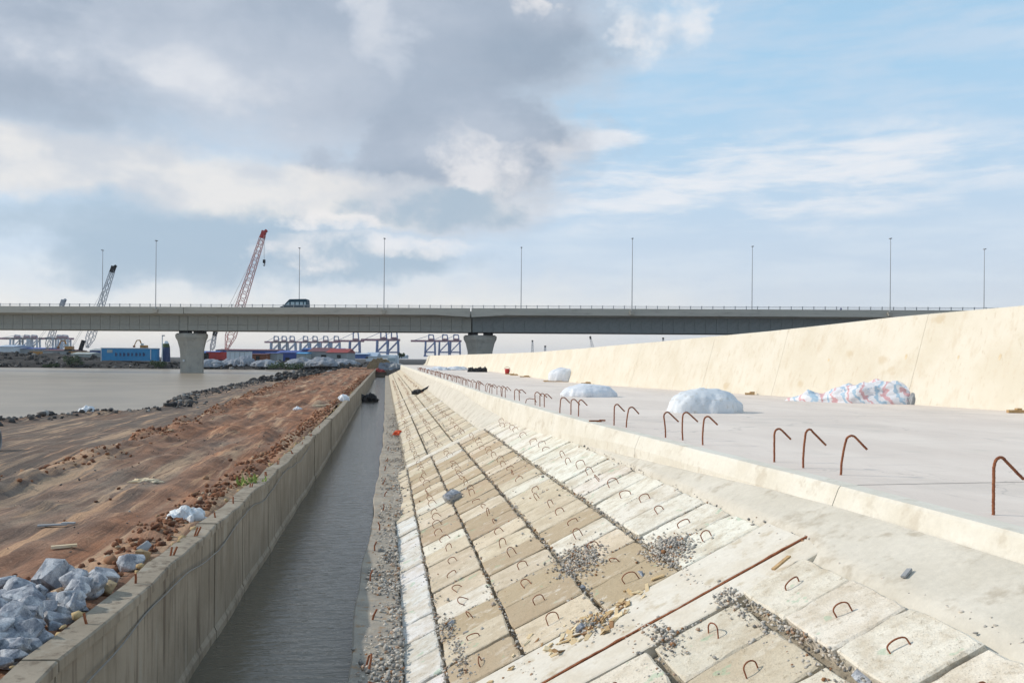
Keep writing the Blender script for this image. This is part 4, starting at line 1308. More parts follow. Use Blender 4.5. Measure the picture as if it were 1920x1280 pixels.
heap('plastic_bag', W(12.0, -2.62, bank_z(12, -2.62)), .21, .17, .17, M['grey_sack'], 7, .30, .3, 'torn white and blue plastic bag half buried beside the channel wall', 'plastic bag', None, .5)
heap('white_bag', W(46.7, -2.2, wall_top(46.7) - .02), .30, .28, .34, M['white_sack'], 9, .2, .2, 'small white bag sitting on top of the far channel wall', 'bag', None, .2)
heap('white_bag', W(40.4, -4.0, bank_z(40.4, -4.0)), .18, .15, .13, M['white_sack'], 19, .3, .2, 'small white bag lying in the middle of the red haul road', 'bag', None, .3)
p = W(43, -2.9, bank_z(43, -2.9) + .05)
tag(MB().box(p, (.16, 2.6, .09), rad(-20)).build('timber', M['paleboard'], org=p), 'pale timber lying on red dirt close to the far channel wall', 'timber')
p = W(11.8, -4.25, bank_z(11.8, -4.25) + .02)
tag(MB().box(p, (.34, .07, .02), .35).box(p + Vector((.17, .07, .012)), (.16, .06, .02), .1).build('board', M['pipe_grey'], org=p), 'broken greyish board lying flat on the haul road in the foreground', 'board')
p = W(10.2, -3.55, bank_z(10.2, -3.55) + .03)
tag(MB().box(p, (.26, .05, .03), .5).build('board', M['paleboard'], org=p), 'short pale stick on the haul road before the broken board', 'stick')
heap('earth_lump', W(16.4, -4.3, bank_z(16.4, -4.3) - .02), .24, .14, .06, M['paleboard'], 17, .4, .2, 'flat pale lump of dried mud on the haul road', 'mud lump', None, .4)
# weed clump growing over the wall edge
wd = empty('weed', W(15.4, -2.33, wall_top(15.4) - .05), 'small yellow green weed growing at the back edge of the channel wall', 'weed')
lf = MB()
for i in range(46):
    a = R.uniform(0, 2 * PI); ln = R.uniform(.10, .26); tl = R.uniform(.2, 1.2)
    d = Vector((math.cos(a) * math.sin(tl), math.sin(a) * math.sin(tl), math.cos(tl)))
    b0_ = wd.location + Vector((R.gauss(0, .10), R.gauss(0, .16), 0)); sd = d.cross(Vector((0, 0, 1))).normalized() * .022
    lf.add([b0_, b0_ + d * ln * .5 + sd, b0_ + d * ln, b0_ + d * ln * .5 - sd], [(0, 1, 2, 3)])
lf.build('leaves', M['weed'], wd)
# black sheet hanging in the channel
p = W(71.5, -1.9, WATER_Z)
heap('black_sheet', W(71.3, -1.45, WATER_Z), .75, .6, .62, M['black'], 31, .35, .1, 'black plastic sheet bunched in the channel against the left wall', 'plastic sheet', None, .4)
# grey concrete pipe and litter on the low beach
p = W(30.6, -14.15, -2.1)
pp = empty('concrete_pipe', p, 'weathered grey concrete pipe lying at the left edge on the low beach', 'pipe')
ax = Vector((.95, .25, 0)).normalized(); up = Vector((0, 0, 1)); sd = ax.cross(up)
rg = []
for k, (u, r_) in enumerate([(-1.6, .42), (-1.55, .46), (1.15, .46), (1.28, .45), (1.36, .40), (1.38, .34), (1.36, .30), (-1.5, .30)]):
    rg.append([p + up * .44 + ax * u + (sd * math.cos(a) + up * math.sin(a)) * r_ for a in np.linspace(0, 2 * PI, 21)[:-1]])
MB().loft(rg, caps=False).build('barrel', M['pipe_grey'], pp, smooth=False)
heap('white_bag', W(52, -16.9, bank_z(52, -16.9)), .62, .5, .62, M['grey_sack'], 27, .2, 0, 'grey white sack standing on the river edge of the low beach', 'bag')
for i, (s, t, r_) in enumerate(((22.6, -9.45, .30), (22.7, -8.75, .26))):
    heap('plastic_litter', W(s, t, bank_z(s, t)), r_ * 1.4, r_, .22, M['grey_sack'], 33 + i, .5, 0,
         ['torn bluish plastic litter at the left edge beside the shaded pit', 'second clump of bluish plastic litter, right beside the pit'][i], 'litter', 'plastic litter by the shaded pit', .6)
# clods and stones (uncountable)
pts = []
for _ in range(4200):
    s = 8 + 110 * R.random() ** 1.8
    m_ = R.random()
    if m_ < .50: t = ridge_t(s) + R.gauss(.1, .35)
    elif m_ < .97: t = wall_t(s) - .42 - abs(R.gauss(0, .28))
    else: t = R.uniform(ridge_t(s), -2.6)
    if t > wall_t(s) - .27: continue
    r_ = abs(R.gauss(.014, .020)) + .010 + .0005 * s
    if m_ >= .97: r_ *= .6
    pts.append((*W(s, t, bank_z(s, t) + r_ * .35), r_))
stones('soil_clods', pts, M['clod'], None)
pts = []
for _ in range(1700):
    s = R.uniform(28, 150); t = shore_t(s) + R.gauss(.7, .6); r_ = abs(R.gauss(.05, .075)) + .03
    pts.append((*W(s, t, bank_z(s, t) + r_ * .3), r_))
for _ in range(420):
    s = R.uniform(10, 30); t = R.uniform(-11, -3.2); r_ = abs(R.gauss(.008, .010)) + .006
    pts.append((*W(s, t, bank_z(s, t) + r_ * .3), r_))
stones('shore_stones', pts, M['shore_stone'], None)

# ------------------------------------------------------------------ the bridge
def by(x, back=0.0): return 180.5 - .071 * x + back


BD = Vector((1, -.071, 0)).normalized(); BN = Vector((.071, 1, 0)).normalized()


def B(x, back, z): return Vector((x, by(x), 0)) + BN * back + Vector((0, 0, z))


br = empty('road_bridge', B(-7.2, 0, WATER_Z), 'long grey concrete box girder road bridge crossing behind the terrace', 'bridge')
spans = [(-190, -71.55, M['girder']), (-71.45, -8.95, M['girder']), (-8.75, 118, M['girder2'])]
ang_b = math.atan2(-.071, 1)


def bbox(mb, x0, x1, b0, b1, z0, z1):
    mb.hexa([B(x0, b0, z0), B(x1, b0, z0), B(x1, b1, z0), B(x0, b1, z0), B(x0, b0, z1), B(x1, b0, z1), B(x1, b1, z1), B(x0, b1, z1)])


for (x0, x1, mt) in spans:
    a, b = x0 + .05, x1 - .05
    mb = MB(); bbox(mb, a, b, 2.25, 10.3, 7.0, 10.6); mb.build('girder', mt, br)
    # deck with its overhangs: trapezoid below the fascia
    mb = MB()
    prof = [(0.02, 10.95), (0.02, 10.62), (2.1, 10.25), (10.4, 10.25), (12.6, 10.62), (12.6, 10.95)]
    mb.loft([[B(a, u, z) for u, z in prof], [B(b, u, z) for u, z in prof]]); mb.build('deck', M['fascia'], br)
    mb = MB(); bbox(mb, a, b, .45, 12.15, 10.96, 11.02); mb.build('roadway', M['asphalt'], br)
    # parapets
    for (u0, u1) in ((-.03, .40), (12.2, 12.63)):
        mb = MB(); bbox(mb, a, b, u0, u1, 10.58 if u0 < 0 else 10.97, 12.05); mb.build('parapet', M['fascia'], br)
    # precast panels of the visible web
    xx = a
    wp = 2.24
    n = int((b - a) / wp)
    up_me = MB(); bbox(up_me, a, a + wp - .07, 2.07, 2.24, 8.25, 10.58)
    lo_me = MB(); bbox(lo_me, a, a + wp - .07, 2.03, 2.24, 7.02, 8.17)
    if mt is M['girder2']:
        up_me = MB(); bbox(up_me, a, a + wp - .05, 2.07, 2.24, 7.02, 10.58); lo_me = None
    og = B(a, 2.1, 8)
    for mb_ in (up_me, lo_me):
        if not mb_: continue
        me = mb_.mesh('web_panel', mt, og)
        for k in range(n):
            new_obj('web_panel', me, br, og - br.location + BD * (wp * k * math.sqrt(1 + .071 ** 2)))
# deepened fascia blocks either side of the expansion joint over the right pier
for x0, x1, h0, h1 in ((-16, -9.02, 10.55, 10.15), (-8.68, -1.5, 10.15, 10.55)):
    mb = MB()
    mb.hexa([B(x0, -.05, h0), B(x1, -.05, h1), B(x1, 2.3, h1), B(x0, 2.3, h0), B(x0, -.05, 10.57), B(x1, -.05, 10.57), B(x1, 2.3, 10.57), B(x0, 2.3, 10.57)])
    mb.build('fascia_block', M['fascia'], br)
# railing
rl = MB(); bbox(rl, -185, 116, .12, .22, 12.50, 12.58); bbox(rl, -185, 116, .12, .2, 12.27, 12.31)
rl.build('rail', M['steel'], br)
rp = MB()
x = -184.0
while x < 116:
    rp.box(B(x, .17, 12.29), (.13, .13, .50)); rp.box(B(x, .17, 12.62), (.20, .16, .12)); x += 2.28
o = rp.build('rail_posts', M['steel'], br); o['kind'] = 'stuff'
# piers
def pier(cx, zb):
    rows = [(1.03, zb), (1.0, zb + 1.0), (1.0, 1.4), (1.06, 3.0), (1.22, 4.7), (1.38, 5.5), (1.40, 6.1), (1.26, 6.42)]
    plan = [(-2.6, -.4), (-2.5, -.75), (-.55, -1.5), (-.2, -1.5), (2.5, -.65), (2.6, -.3), (.9, 1.9), (.3, 2.0)]
    rg = [[B(cx, 5.2, z) + BD * (x * k) + BN * (y * 1.5 * k) for x, y in plan] for k, z in rows]
    p = MB().loft(rg).build('pier', M['pier'], br)
    for dx in (-1.55, 1.75):
        MB().box(B(cx + dx, 4.6, 6.70), (1.9, 2.6, .60), ang_b).build('bearing', M['dark_void'], p)
    return p


p1 = pier(-71.6, -3.4)
MB().box(B(-71.6, 2.12, 0) + BD * (-1.35) + BN * (1.18) + Vector((0, 0, .35)), (.9, .08, .5), ang_b - .72).build('number_plate', M['white_paint'], p1)
pier(-7.3, -2.4)

# lamps
poles = [(191, 470, 12.3), (291, 452, -.25), (560, 466, 12.3), (719, 448, -.25), (976, 465, 12.3), (1184, 448, -.25), (1409, 463, 12.3), (1668, 448, -.25), (1844, 468, 12.3)]
pl_lab = ['far side street lamp left of the grey lattice crane', 'near side street lamp above the left bridge pier', 'far side street lamp standing just above the minibus roof',
          'near side street lamp to the right of the minibus', 'far side street lamp right of the girder joint', 'near side street lamp fourth from the right',
          'far side street lamp third from the right', 'near side street lamp on the right where the wall hides the bridge', 'rightmost street lamp just above the flood wall']
for (px, py, bk), lab in zip(poles, pl_lab):
    base_x = (px - 960) / 1600 * 182
    for _ in range(4):
        q_ = B(base_x, bk, 0); base_x += (px - 960) / 1600 * q_.y - q_.x
    q_ = B(base_x, bk, 11.55)
    top = at(px, py, q_.y)
    lp = empty('street_lamp', q_, 'tall thin ' + lab, 'street lamp', 'street lamps on the bridge')
    top = Vector((q_.x, q_.y, top.z))
    MB().tube([q_, q_ + (top - q_) * .5, top], [.105, .08, .055], 8).build('pole', M['steel'], lp)
    MB().box(top + Vector((0, .1 if bk < 0 else -.1, .10)), (.34, .8, .16)).build('lamp_head', M['lamp'], lp)
    if bk < 0:
        MB().hexa([q_ + Vector((x, y, z)) for z, k in ((-.75, .55), (-.05, 1.0)) for x, y in ((-.55 * k, -.35 * k), (.55 * k, -.35 * k), (.55 * k, .3), (-.55 * k, .3))]).build('bracket', M['fascia'], lp)

# minibus on the bridge, heading left
vb = B(-48.6, 4.0, 11.02)
van = empty('minibus', vb, 'dark blue minibus driving left over the bridge', 'minibus')


def V_(u, b, z): return vb + BD * (u * 1.08) + BN * b + Vector((0, 0, z * 1.10))


prof = [(-2.95, .45), (-2.98, .9), (-2.75, 1.25), (-1.95, 1.55), (-1.0, 2.60), (-.75, 2.78), (2.55, 2.85), (2.85, 2.70), (2.95, 1.6), (2.95, .45)]
rg = [[V_(u, b, z) for u, z in [(x * k, .45 + (z - .45) * kz) for x, z in prof]] for b, k, kz in ((0, .985, .985), (.08, 1, 1), (1.92, 1, 1), (2.0, .985, .985))]
MB().loft(rg).build('body', M['van'], van)
wins = [(-1.72, -.72, -.95), (-.55, .35, -.55), (.45, 1.25, .45), (1.35, 2.1, 1.35), (2.2, 2.72, 2.2)]
for i, (u0, u1, ut) in enumerate(wins):
    p4 = [V_(u0 + .06, -.02, 1.55), V_(u1 - .06, -.02, 1.55), V_(u1 - .06, -.005, 2.22), V_(ut + .06, -.005, 2.22)]
    MB().hexa([q_ for q_ in p4] + [q_ + BN * .02 for q_ in p4]).build('window', M['van_glass'], van)
ws = [V_(-2.0, .15, 1.56), V_(-2.0, 1.85, 1.56), V_(-1.06, 1.78, 2.55), V_(-1.06, .22, 2.55)]
MB().hexa([q_ + Vector((-.03, 0, .02)) for q_ in ws] + [q_ + Vector((.01, 0, -.01)) for q_ in ws]).build('windscreen', M['van_glass'], van)
for u in (-1.9, 1.9):
    for b in (.02, 1.74):
        rg = [[V_(u + math.cos(a) * r_, b + w_, .36 + math.sin(a) * r_) for a in np.linspace(0, 2 * PI, 17)[:-1]] for r_, w_ in ((.30, 0), (.36, .03), (.36, .2), (.30, .24))]
        MB().loft(rg).build('wheel', M['dark_rubber'], van)
MB().box(V_(-2.9, .35, .95), (.16, .34, .2)).build('headlight', M['white_paint'], van)
MB().box(V_(-2.9, 1.65, .95), (.16, .34, .2)).build('headlight', M['white_paint'], van)

# a rider passing on the bridge, upper body above the parapet
def figure(name, loc, joints, edges, radii, mat, rz=0.0):
    me = bpy.data.meshes.new(name); me.from_pydata(joints, edges, [])
    o = new_obj(name, me, None, loc); o.rotation_euler = (0, 0, rz)
    sk = o.modifiers.new('skin', 'SKIN'); sub = o.modifiers.new('sub', 'SUBSURF'); sub.levels = 1; sub.render_levels = 1
    for i, r_ in enumerate(radii): me.skin_vertices[0].data[i].radius = (r_, r_)
    me.skin_vertices[0].data[0].use_root = True
    me.materials.append(mat)
    return o


xr = (1583 - 960) / 1600 * 175.6
mo = B(xr, 2.2, 11.02)
person = figure('person', mo + Vector((0, 0, .0)), [(0, 0, .85), (0, 0, 1.15), (-.05, 0, 1.40), (-.08, 0, 1.52), (-.1, 0, 1.68), (-.05, .2, 1.38), (-.18, .26, 1.12), (-.48, .25, 1.08),
                 (-.05, -.2, 1.38), (-.18, -.26, 1.12), (-.48, -.25, 1.08), (-.36, .14, .78), (-.22, .16, .34), (-.36, .16, .28), (-.36, -.14, .78), (-.22, -.16, .34), (-.36, -.16, .28)],
                [(0, 1), (1, 2), (2, 3), (3, 4), (2, 5), (5, 6), (6, 7), (2, 8), (8, 9), (9, 10), (0, 11), (11, 12), (12, 13), (0, 14), (14, 15), (15, 16)],
                [.16, .15, .15, .06, .12, .07, .05, .04, .07, .05, .04, .09, .06, .045, .09, .06, .045], M['cloth'])
tag(person, 'person in dark blue clothes riding a motorbike along the bridge', 'person')
mb_e = empty('motorbike', mo, 'small dark motorbike under the rider on the bridge', 'motorbike')
for u in (-.62, .62):
    rg = [[mo + BD * (u + math.cos(a) * r_) + BN * w_ + Vector((0, 0, .30 + math.sin(a) * r_)) for a in np.linspace(0, 2 * PI, 15)[:-1]] for r_, w_ in ((.24, -.05), (.30, -.02), (.30, .02), (.24, .05))]
    MB().loft(rg).build('wheel', M['dark_rubber'], mb_e)
MB().box(mo + Vector((.1, 0, .55)), (.9, .22, .22)).box(mo + Vector((-.45, 0, .7)), (.14, .2, .5)).build('frame', M['red_paint'], mb_e)
MB().box(mo + Vector((.25, 0, .72)), (.7, .25, .1)).build('seat', M['dark_rubber'], mb_e)
MB().bar(mo + Vector((-.5, -.32, 1.05)), mo + Vector((-.5, .32, 1.05)), .04).build('handlebar', M['dark_rubber'], mb_e)

# ------------------------------------------------------------------ things across the river
def ground_at(px, d, z=-1.1):
    u = (px - 960) / 1600 * d
    return Vector((u, d, z))


def gx(px, d): return (px - 960) / 1600 * d


def pz(px, py, d): return at(px, py, d).z


def wbox(mb, pxa, pxb, pya, pyb, d, depth, dy=0.0):
    x0, x1 = gx(pxa, d), gx(pxb, d); z1, z0 = pz((pxa + pxb) / 2, pya, d), pz((pxa + pxb) / 2, pyb, d)
    mb.box(((x0 + x1) / 2, d + depth / 2 + dy, (z0 + z1) / 2), (x1 - x0, depth, z1 - z0))


# long blue cabin with a row of dark marks
d = 262
q_ = Vector((gx(241, d), d, pz(241, 676, d)))
cb = empty('site_cabin', q_, 'long bright blue site cabin with dark lettering, beyond the river', 'cabin')
mb = MB(); wbox(mb, 190, 291, 653, 676, d, 3.2); mb.build('wall', M['blue_cabin'], cb)
for k in range(26):
    mb = MB(); px = 191.5 + k * 3.85; wbox(mb, px, px + 1.6, 654, 674, d, .06, -.07); mb.build('corrugation', M['blue_cabin'], cb)
gl = [(218, 4), (226, 3), (233, 4), (241, 4), (248, 3), (256, 4), (263, 3), (270, 4)]
for px, w_ in gl:
    mb = MB(); wbox(mb, px - w_ / 2, px + w_ / 2 - 1.6, 661, 667.5, d, .05, -.14); wbox(mb, px + w_ / 2 - 1.2, px + w_ / 2, 662, 667, d, .05, -.14); mb.build('letter', M['cabin_dark'], cb)
mb = MB(); wbox(mb, 189.4, 190.6, 654, 677, d, .3, -.2); wbox(mb, 282, 283.4, 655, 674, d, .2, -.2); wbox(mb, 189, 292, 652, 653.4, d, 3.4, -.15); mb.build('trim', M['white_paint'], cb)
mb = MB(); wbox(mb, 201, 211, 655.5, 661, d, .05, -.14); mb.build('emblem', M['tin'], cb)
# white cabin
d = 268
q_ = Vector((gx(446, d), d, pz(446, 676, d)))
wc = empty('white_cabin', q_, 'plain white box cabin standing among grey gravel heaps', 'cabin')
mb = MB(); wbox(mb, 425, 468, 659, 676, d, 2.6); mb.build('wall', M['white_paint'], wc)
mb = MB(); wbox(mb, 424.6, 468.4, 658.2, 659, d, 2.9, -.15); mb.build('roof', M['tin'], wc)
for k in range(4):
    mb = MB(); wbox(mb, 431 + k * 9, 431.7 + k * 9, 660, 673, d, .05, -.04); mb.build('panel_seam', M['grey_wall'], wc)
# blue shed and grey warehouse with red roofs
d = 300


def shed(name, pxa, pxb, py_e, py_r, py_g, d, depth, mw, mr, label, doors=()):
    c = (pxa + pxb) / 2
    q_ = Vector((gx(c, d), d, pz(c, py_g, d)))
    sh = empty(name, q_, label, 'shed' if 'shed' in name else 'warehouse')
    x0, x1 = gx(pxa, d), gx(pxb, d); ze, zr, zg = pz(c, py_e, d), pz(c, py_r, d), pz(c, py_g, d)
    mb = MB(); mb.loft([[(x0, yy, zg), (x1, yy, zg), (x1, yy, ze), (x0, yy, ze)] for yy in (d, d + depth)]); mb.build('wall', mw, sh)
    rf = MB(); xa, xb = x0 - .3, x1 + .3
    rf.add([(xa, d - .4, ze + .02), (xb, d - .4, ze + .02), (xb, d + depth / 2, zr), (xa, d + depth / 2, zr), (xa, d + depth + .4, ze + .02), (xb, d + depth + .4, ze + .02)], [(0, 1, 2, 3), (3, 2, 5, 4), (0, 3, 4), (1, 5, 2)])
    rf.build('roof', mr, sh)
    for (a, b, t0, t1) in doors:
        mb = MB(); wbox(mb, a, b, t0, t1, d, .1, -.12); mb.build('door', M['dark_void'], sh)
    return sh


shed('blue_shed', 519, 558, 661, 656.5, 678, 300, 12, M['blue_shed'], M['blue_shed'], 'low dark blue shed between the white cabin and the grey warehouse', ((535, 543, 670, 678),))
shed('pale_shed', 556, 574, 663, 660, 678, 296, 8, M['tin'], M['blue_cabin'], 'small pale blue sided shed joined to the dark blue shed')
shed('warehouse', 577, 616, 659, 651, 680, 305, 18, M['grey_wall'], M['maroon_roof'], 'grey warehouse with a maroon roof, left of the red roofed one', ((602, 612, 665, 672),))
shed('warehouse', 612, 650, 661, 653, 680, 300, 16, M['grey_wall'], M['red_roof'], 'grey warehouse with a bright red roof', ((632, 639, 665, 671),))
shed('tin_shed', 133, 168, 663.5, 660, 672, 275, 9, M['tin'], M['tin'], 'low pale tin roofed shed above the green bush at left')
shed('boat_shed', -6, 24, 650, 646, 664, 330, 14, M['white_paint'], M['crane_pale'], 'pale blue roofed shed at the far left of the photo')
shed('dark_shed', 24, 78, 654, 651, 668, 335, 14, M['grey_wall'], M['blue_shed'], 'dark blue roofed low shed beside the pale one at left')
shed('blue_tent_shed', 374, 404, 664, 657.5, 680, 285, 10, M['blue_shed'], M['crane_blue'], 'dark blue covered shed just right of the bridge pier')
shed('long_shed', 404, 520, 656.5, 654, 668, 330, 15, M['blue_shed'], M['maroon_roof'], 'long dark roofed shed behind the white cabin')
shed('pale_tent_shed', 686, 706, 668, 660, 677, 420, 15, M['white_paint'], M['crane_pale'], 'small pale gabled shed left of the middle port cranes')
shed('yard_shed', 80, 134, 657, 654.5, 668, 320, 12, M['grey_wall'], M['maroon_roof'], 'low brown roofed shed left of the tin shed', ((100, 112, 661, 667),))
shed('yard_shed', 168, 190, 657, 653, 670, 300, 9, M['blue_shed'], M['grey_wall'], 'small dark shed touching the left end of the blue cabin')
shed('container_shed', 404, 424, 662, 661, 678, 276, 7, M['crane_red'], M['crane_red'], 'dull maroon container shed left of the white cabin')
shed('container_shed', 470, 500, 664, 662.5, 678, 278, 7, M['rust'], M['maroon_roof'], 'brown container shed right of the white cabin', ((480, 487, 667, 676),))
shed('container_shed', 498, 520, 662, 660.5, 678, 282, 7, M['grey_wall'], M['blue_shed'], 'grey container shed left of the dark blue shed')
shed('long_shed', 566, 640, 655, 652, 668, 360, 14, M['blue_shed'], M['crane_blue'], 'long dark blue shed behind the two warehouses')
shed('port_shed', 648, 690, 664, 661.5, 672, 420, 14, M['crane_blue'], M['crane_pale'], 'low blue port shed left of the pale gabled shed')
shed('port_shed', 700, 760, 667, 665, 672, 460, 14, M['white_paint'], M['crane_pale'], 'low white port shed behind the end of the channel')
# white pole and green topped tank beside the pier
d = 258
q_ = Vector((gx(304, d), d, -1.1))
mp = empty('marker_pole', q_, 'white marker pole left of the left bridge pier', 'pole')
MB().tube([q_, Vector((q_.x, d, pz(304, 630, d)))], .16, 8).build('shaft', M['white_paint'], mp)
MB().box((q_.x + .3, d, pz(304, 629, d)), (.8, .3, .35)).build('lamp_head', M['lamp'], mp)
q_ = Vector((gx(311, 266), 266, -1.1))
tk = empty('tank', q_, 'dark upright tank with green and white top beside the left pier', 'tank')
for nm, r0_, r1_, pa, pb, mt in (('shell', 1.35, 1.2, 678, 651, M['cabin_dark']), ('band', 1.2, .9, 651, 644, M['leaf']), ('cap', .9, .45, 644, 639, M['white_paint'])):
    za, zb = pz(311, pa, 266), pz(311, pb, 266)
    MB().loft([[Vector((q_.x + math.cos(a) * r_, 266 + math.sin(a) * r_, z)) for a in np.linspace(0, 2 * PI, 13)[:-1]] for r_, z in ((r0_, za), (r1_, zb))]).build(nm, mt, tk)

# bushes and trees
def bush(px, py, d, wpx, hpx, seed, label, name='bush'):
    r = random.Random(seed)
    q_ = Vector((gx(px, d), d, pz(px, py, d)))
    bs = empty(name, q_, label, 'bush' if name == 'bush' else 'tree', 'bushes on the far bank')
    wr, hh = wpx / 1600 * d / 2, hpx / 1600 * d
    tr = MB()
    for k in range(4):
        a = r.uniform(0, 6); tr.tube([q_, q_ + Vector((math.cos(a) * wr * .3, math.sin(a) * wr * .3, hh * .55))], [.12, .05], 5)
    tr.build('trunk', M['bark'], bs)
    lf = MB()
    lumps = [(r.uniform(-.8, .8) * wr, r.uniform(-.5, .5) * wr, r.uniform(.25, .72) * hh, r.uniform(.25, .42)) for _ in range(12)]
    for _ in range(900):
        lx, ly, lz, lr = r.choice(lumps)
        d3 = Vector((r.gauss(0, 1), r.gauss(0, 1), r.gauss(0, 1))).normalized() * (r.random() ** .4)
        c = q_ + Vector((lx + d3.x * lr * wr, ly + d3.y * lr * wr, max(.05, lz + d3.z * lr * hh * .9)))
        n_ = Vector((r.gauss(0, 1), r.gauss(0, 1), r.gauss(0, 1))).normalized(); a = n_.orthogonal().normalized() * r.uniform(.14, .28); b = n_.cross(a)
        lf.add([c - a, c - b * .6, c + a, c + b * .6], [(0, 1, 2, 3)])
    lf.build('crown', M['leaf'], bs)


bush(137, 687, 250, 34, 22, 1, 'rounded dark green bush on the far bank under the tin shed')
bush(97, 690, 249, 26, 10, 2, 'low green bush at the waterline left of the rounded bush')
bush(296, 690, 250, 36, 15, 3, 'low green bush at the foot of the blue cabin beside the pier')
bush(753, 671, 330, 12, 10, 4, 'small dark shrub right of the middle port cranes')
bush(540, 692, 235, 70, 14, 5, 'wide dark scrubby bush at the waterline below the blue shed')
# gravel heaps
hg = 'grey gravel heaps on the far bank'
for i, (px, py, d, wpx, hpx) in enumerate(((395, 686, 252, 56, 13), (436, 685, 256, 60, 12), (458, 684, 254, 36, 17), (500, 685, 252, 54, 11), (565, 686, 250, 60, 15), (605, 684, 246, 60, 14), (645, 682, 260, 60, 9))):
    heap('gravel_heap', Vector((gx(px, d), d, pz(px, py, d) - .3)), wpx / 3200 * d, 4.0, hpx / 1600 * d + .3, M['gravel_heap'], 60 + i * 3, .18, 0,
         ['blue grey gravel heap next to the pier', 'low gravel heap below the white cabin', 'pointed gravel heap before the white cabin corner', 'flat gravel heap right of the white cabin',
          'broad gravel heap below the blue shed', 'gravel heap before the maroon roofed warehouse', 'low gravel heap before the red roofed warehouse'][i], 'gravel heap', hg, .15, power=1.1)
# boulders strewn on the far bank and where the haul road meets it
pts = []
for _ in range(420):
    x = R.uniform(-160, -40); y0 = ip(x, [-1500, -75, -60, -46, -38], [247, 247, 246, 240, 214]); yy = y0 + abs(R.gauss(1.5, 4)); r_ = abs(R.gauss(.25, .25)) + .1
    pts.append((x, yy, -2.3 + min((yy - y0) / 5, 1) * 1.3 + .1, r_))
for _ in range(240):
    s = R.uniform(120, 200); t = R.uniform(-21, -12) + (s - 120) * .05; r_ = abs(R.gauss(.25, .22)) + .1
    pts.append((*W(s, t, bank_z(s, t) + r_ * .4), r_))
for _ in range(520):
    x = R.choice([R.uniform(-185, -128), R.uniform(-105, -45)]); v = R.uniform(6, 50); r_ = abs(R.gauss(.3, .35)) + .15
    hz = ip(x, [-190, -165, -128, -112, -100, -70, -45, 60], [2.6, 2.9, 1.6, .6, 1.2, 1.1, .2, 0]) * ip(v, [0, 8, 26, 42, 60], [0, .12, .8, 1, .75])
    pts.append((x, ip(x, [-75, -60, -46, -38], [247, 246, 240, 214]) + v, -1.2 + hz + r_ * .2, r_))
stones('far_boulders', pts, M['dark_rubble'], None)

# ------------------------------------------------------------------ cranes
def lattice(mb, a, b, w0, w1, nb, th):
    a, b = Vector(a), Vector(b); d = (b - a).normalized()
    side = d.cross(Vector((0, 1, 0))).normalized(); dep = d.cross(side).normalized()
    prev = None
    for i in range(nb + 1):
        f = i / nb
        w_ = w0 * (f / .12 * .75 + .25) if f < .12 else (w0 + (w1 - w0) * ((f - .12) / .88))
        c = a.lerp(b, f)
        cur = [c + side * (sx * w_ / 2) + dep * (sy * w_ / 2) for sx, sy in ((-1, -1), (1, -1), (1, 1), (-1, 1))]
        if prev:
            for k in range(4):
                mb.bar(prev[k], cur[k], th)
                if i % 2: mb.bar(prev[k], cur[(k + 1) % 4], th * .7)
                else: mb.bar(prev[(k + 1) % 4], cur[k], th * .7)
        prev = cur


def crawler(px0, py0, px1, py1, d, mat, tipmat, bodymat, label, w0=2.4, w1=1.3, nb=26, hook=None):
    foot_ = at(px0, py0, d); tip = at(px1, py1, d)
    zg = -1.0
    base = Vector((foot_.x - 1.5, d, zg))
    cr = empty('crawler_crane', base, label, 'crane', 'lattice boom cranes beyond the bridge')
    lm = MB(); lattice(lm, foot_, foot_.lerp(tip, .965), w0, w1, nb, .17); lm.build('boom', mat, cr)
    dr = (tip - foot_).normalized()
    tm = MB(); tm.bar(tip - dr * 2.2, tip + dr * .2, 1.5, 1.3); tm.bar(tip - dr * .4, tip + Vector((.9, 0, .4)), .8); tm.build('boom_tip', tipmat, cr)
    MB().box(base + Vector((-1.2, 0, 2.6)), (6.4, 3.2, 2.4)).build('cab_house', bodymat, cr)
    MB().box(base + Vector((-4.3, 0, 2.5)), (1.6, 3.4, 2.0)).build('counterweight', M['dark_rubber'], cr)
    for sy in (-1.9, 1.9):
        rg = [[base + Vector((x, sy + w_, z)) for x, z in ((-3.4, .5), (-3.0, .05), (3.0, .05), (3.4, .5), (3.0, 1.1), (-3.0, 1.1))] for w_ in (-.45, .45)]
        MB().loft(rg).build('track', M['dark_rubber'], cr)
    st = MB(); bk = base + Vector((-3.6, 0, 6.4))
    st.tube([base + Vector((-3.6, 0, 3.8)), bk], .12, 5); st.tube([bk, tip - dr * 3], .06, 4); st.tube([bk + Vector((.4, 0, -.2)), foot_.lerp(tip, .7)], .05, 4); st.build('stay_cable', M['lamp'], cr)
    if hook:
        hp = at(hook[0], hook[1], d)
        MB().tube([tip, hp], .06, 4).build('hoist_cable', M['lamp'], cr)
        MB().box(hp, (.7, .6, 1.1)).tube([hp + Vector((0, 0, -.5)), hp + Vector((.25, 0, -1.0)), hp + Vector((0, 0, -1.5)), hp + Vector((-.25, 0, -1.1))], .15, 6).build('hook_block', M['dark_void'], cr)
    return cr


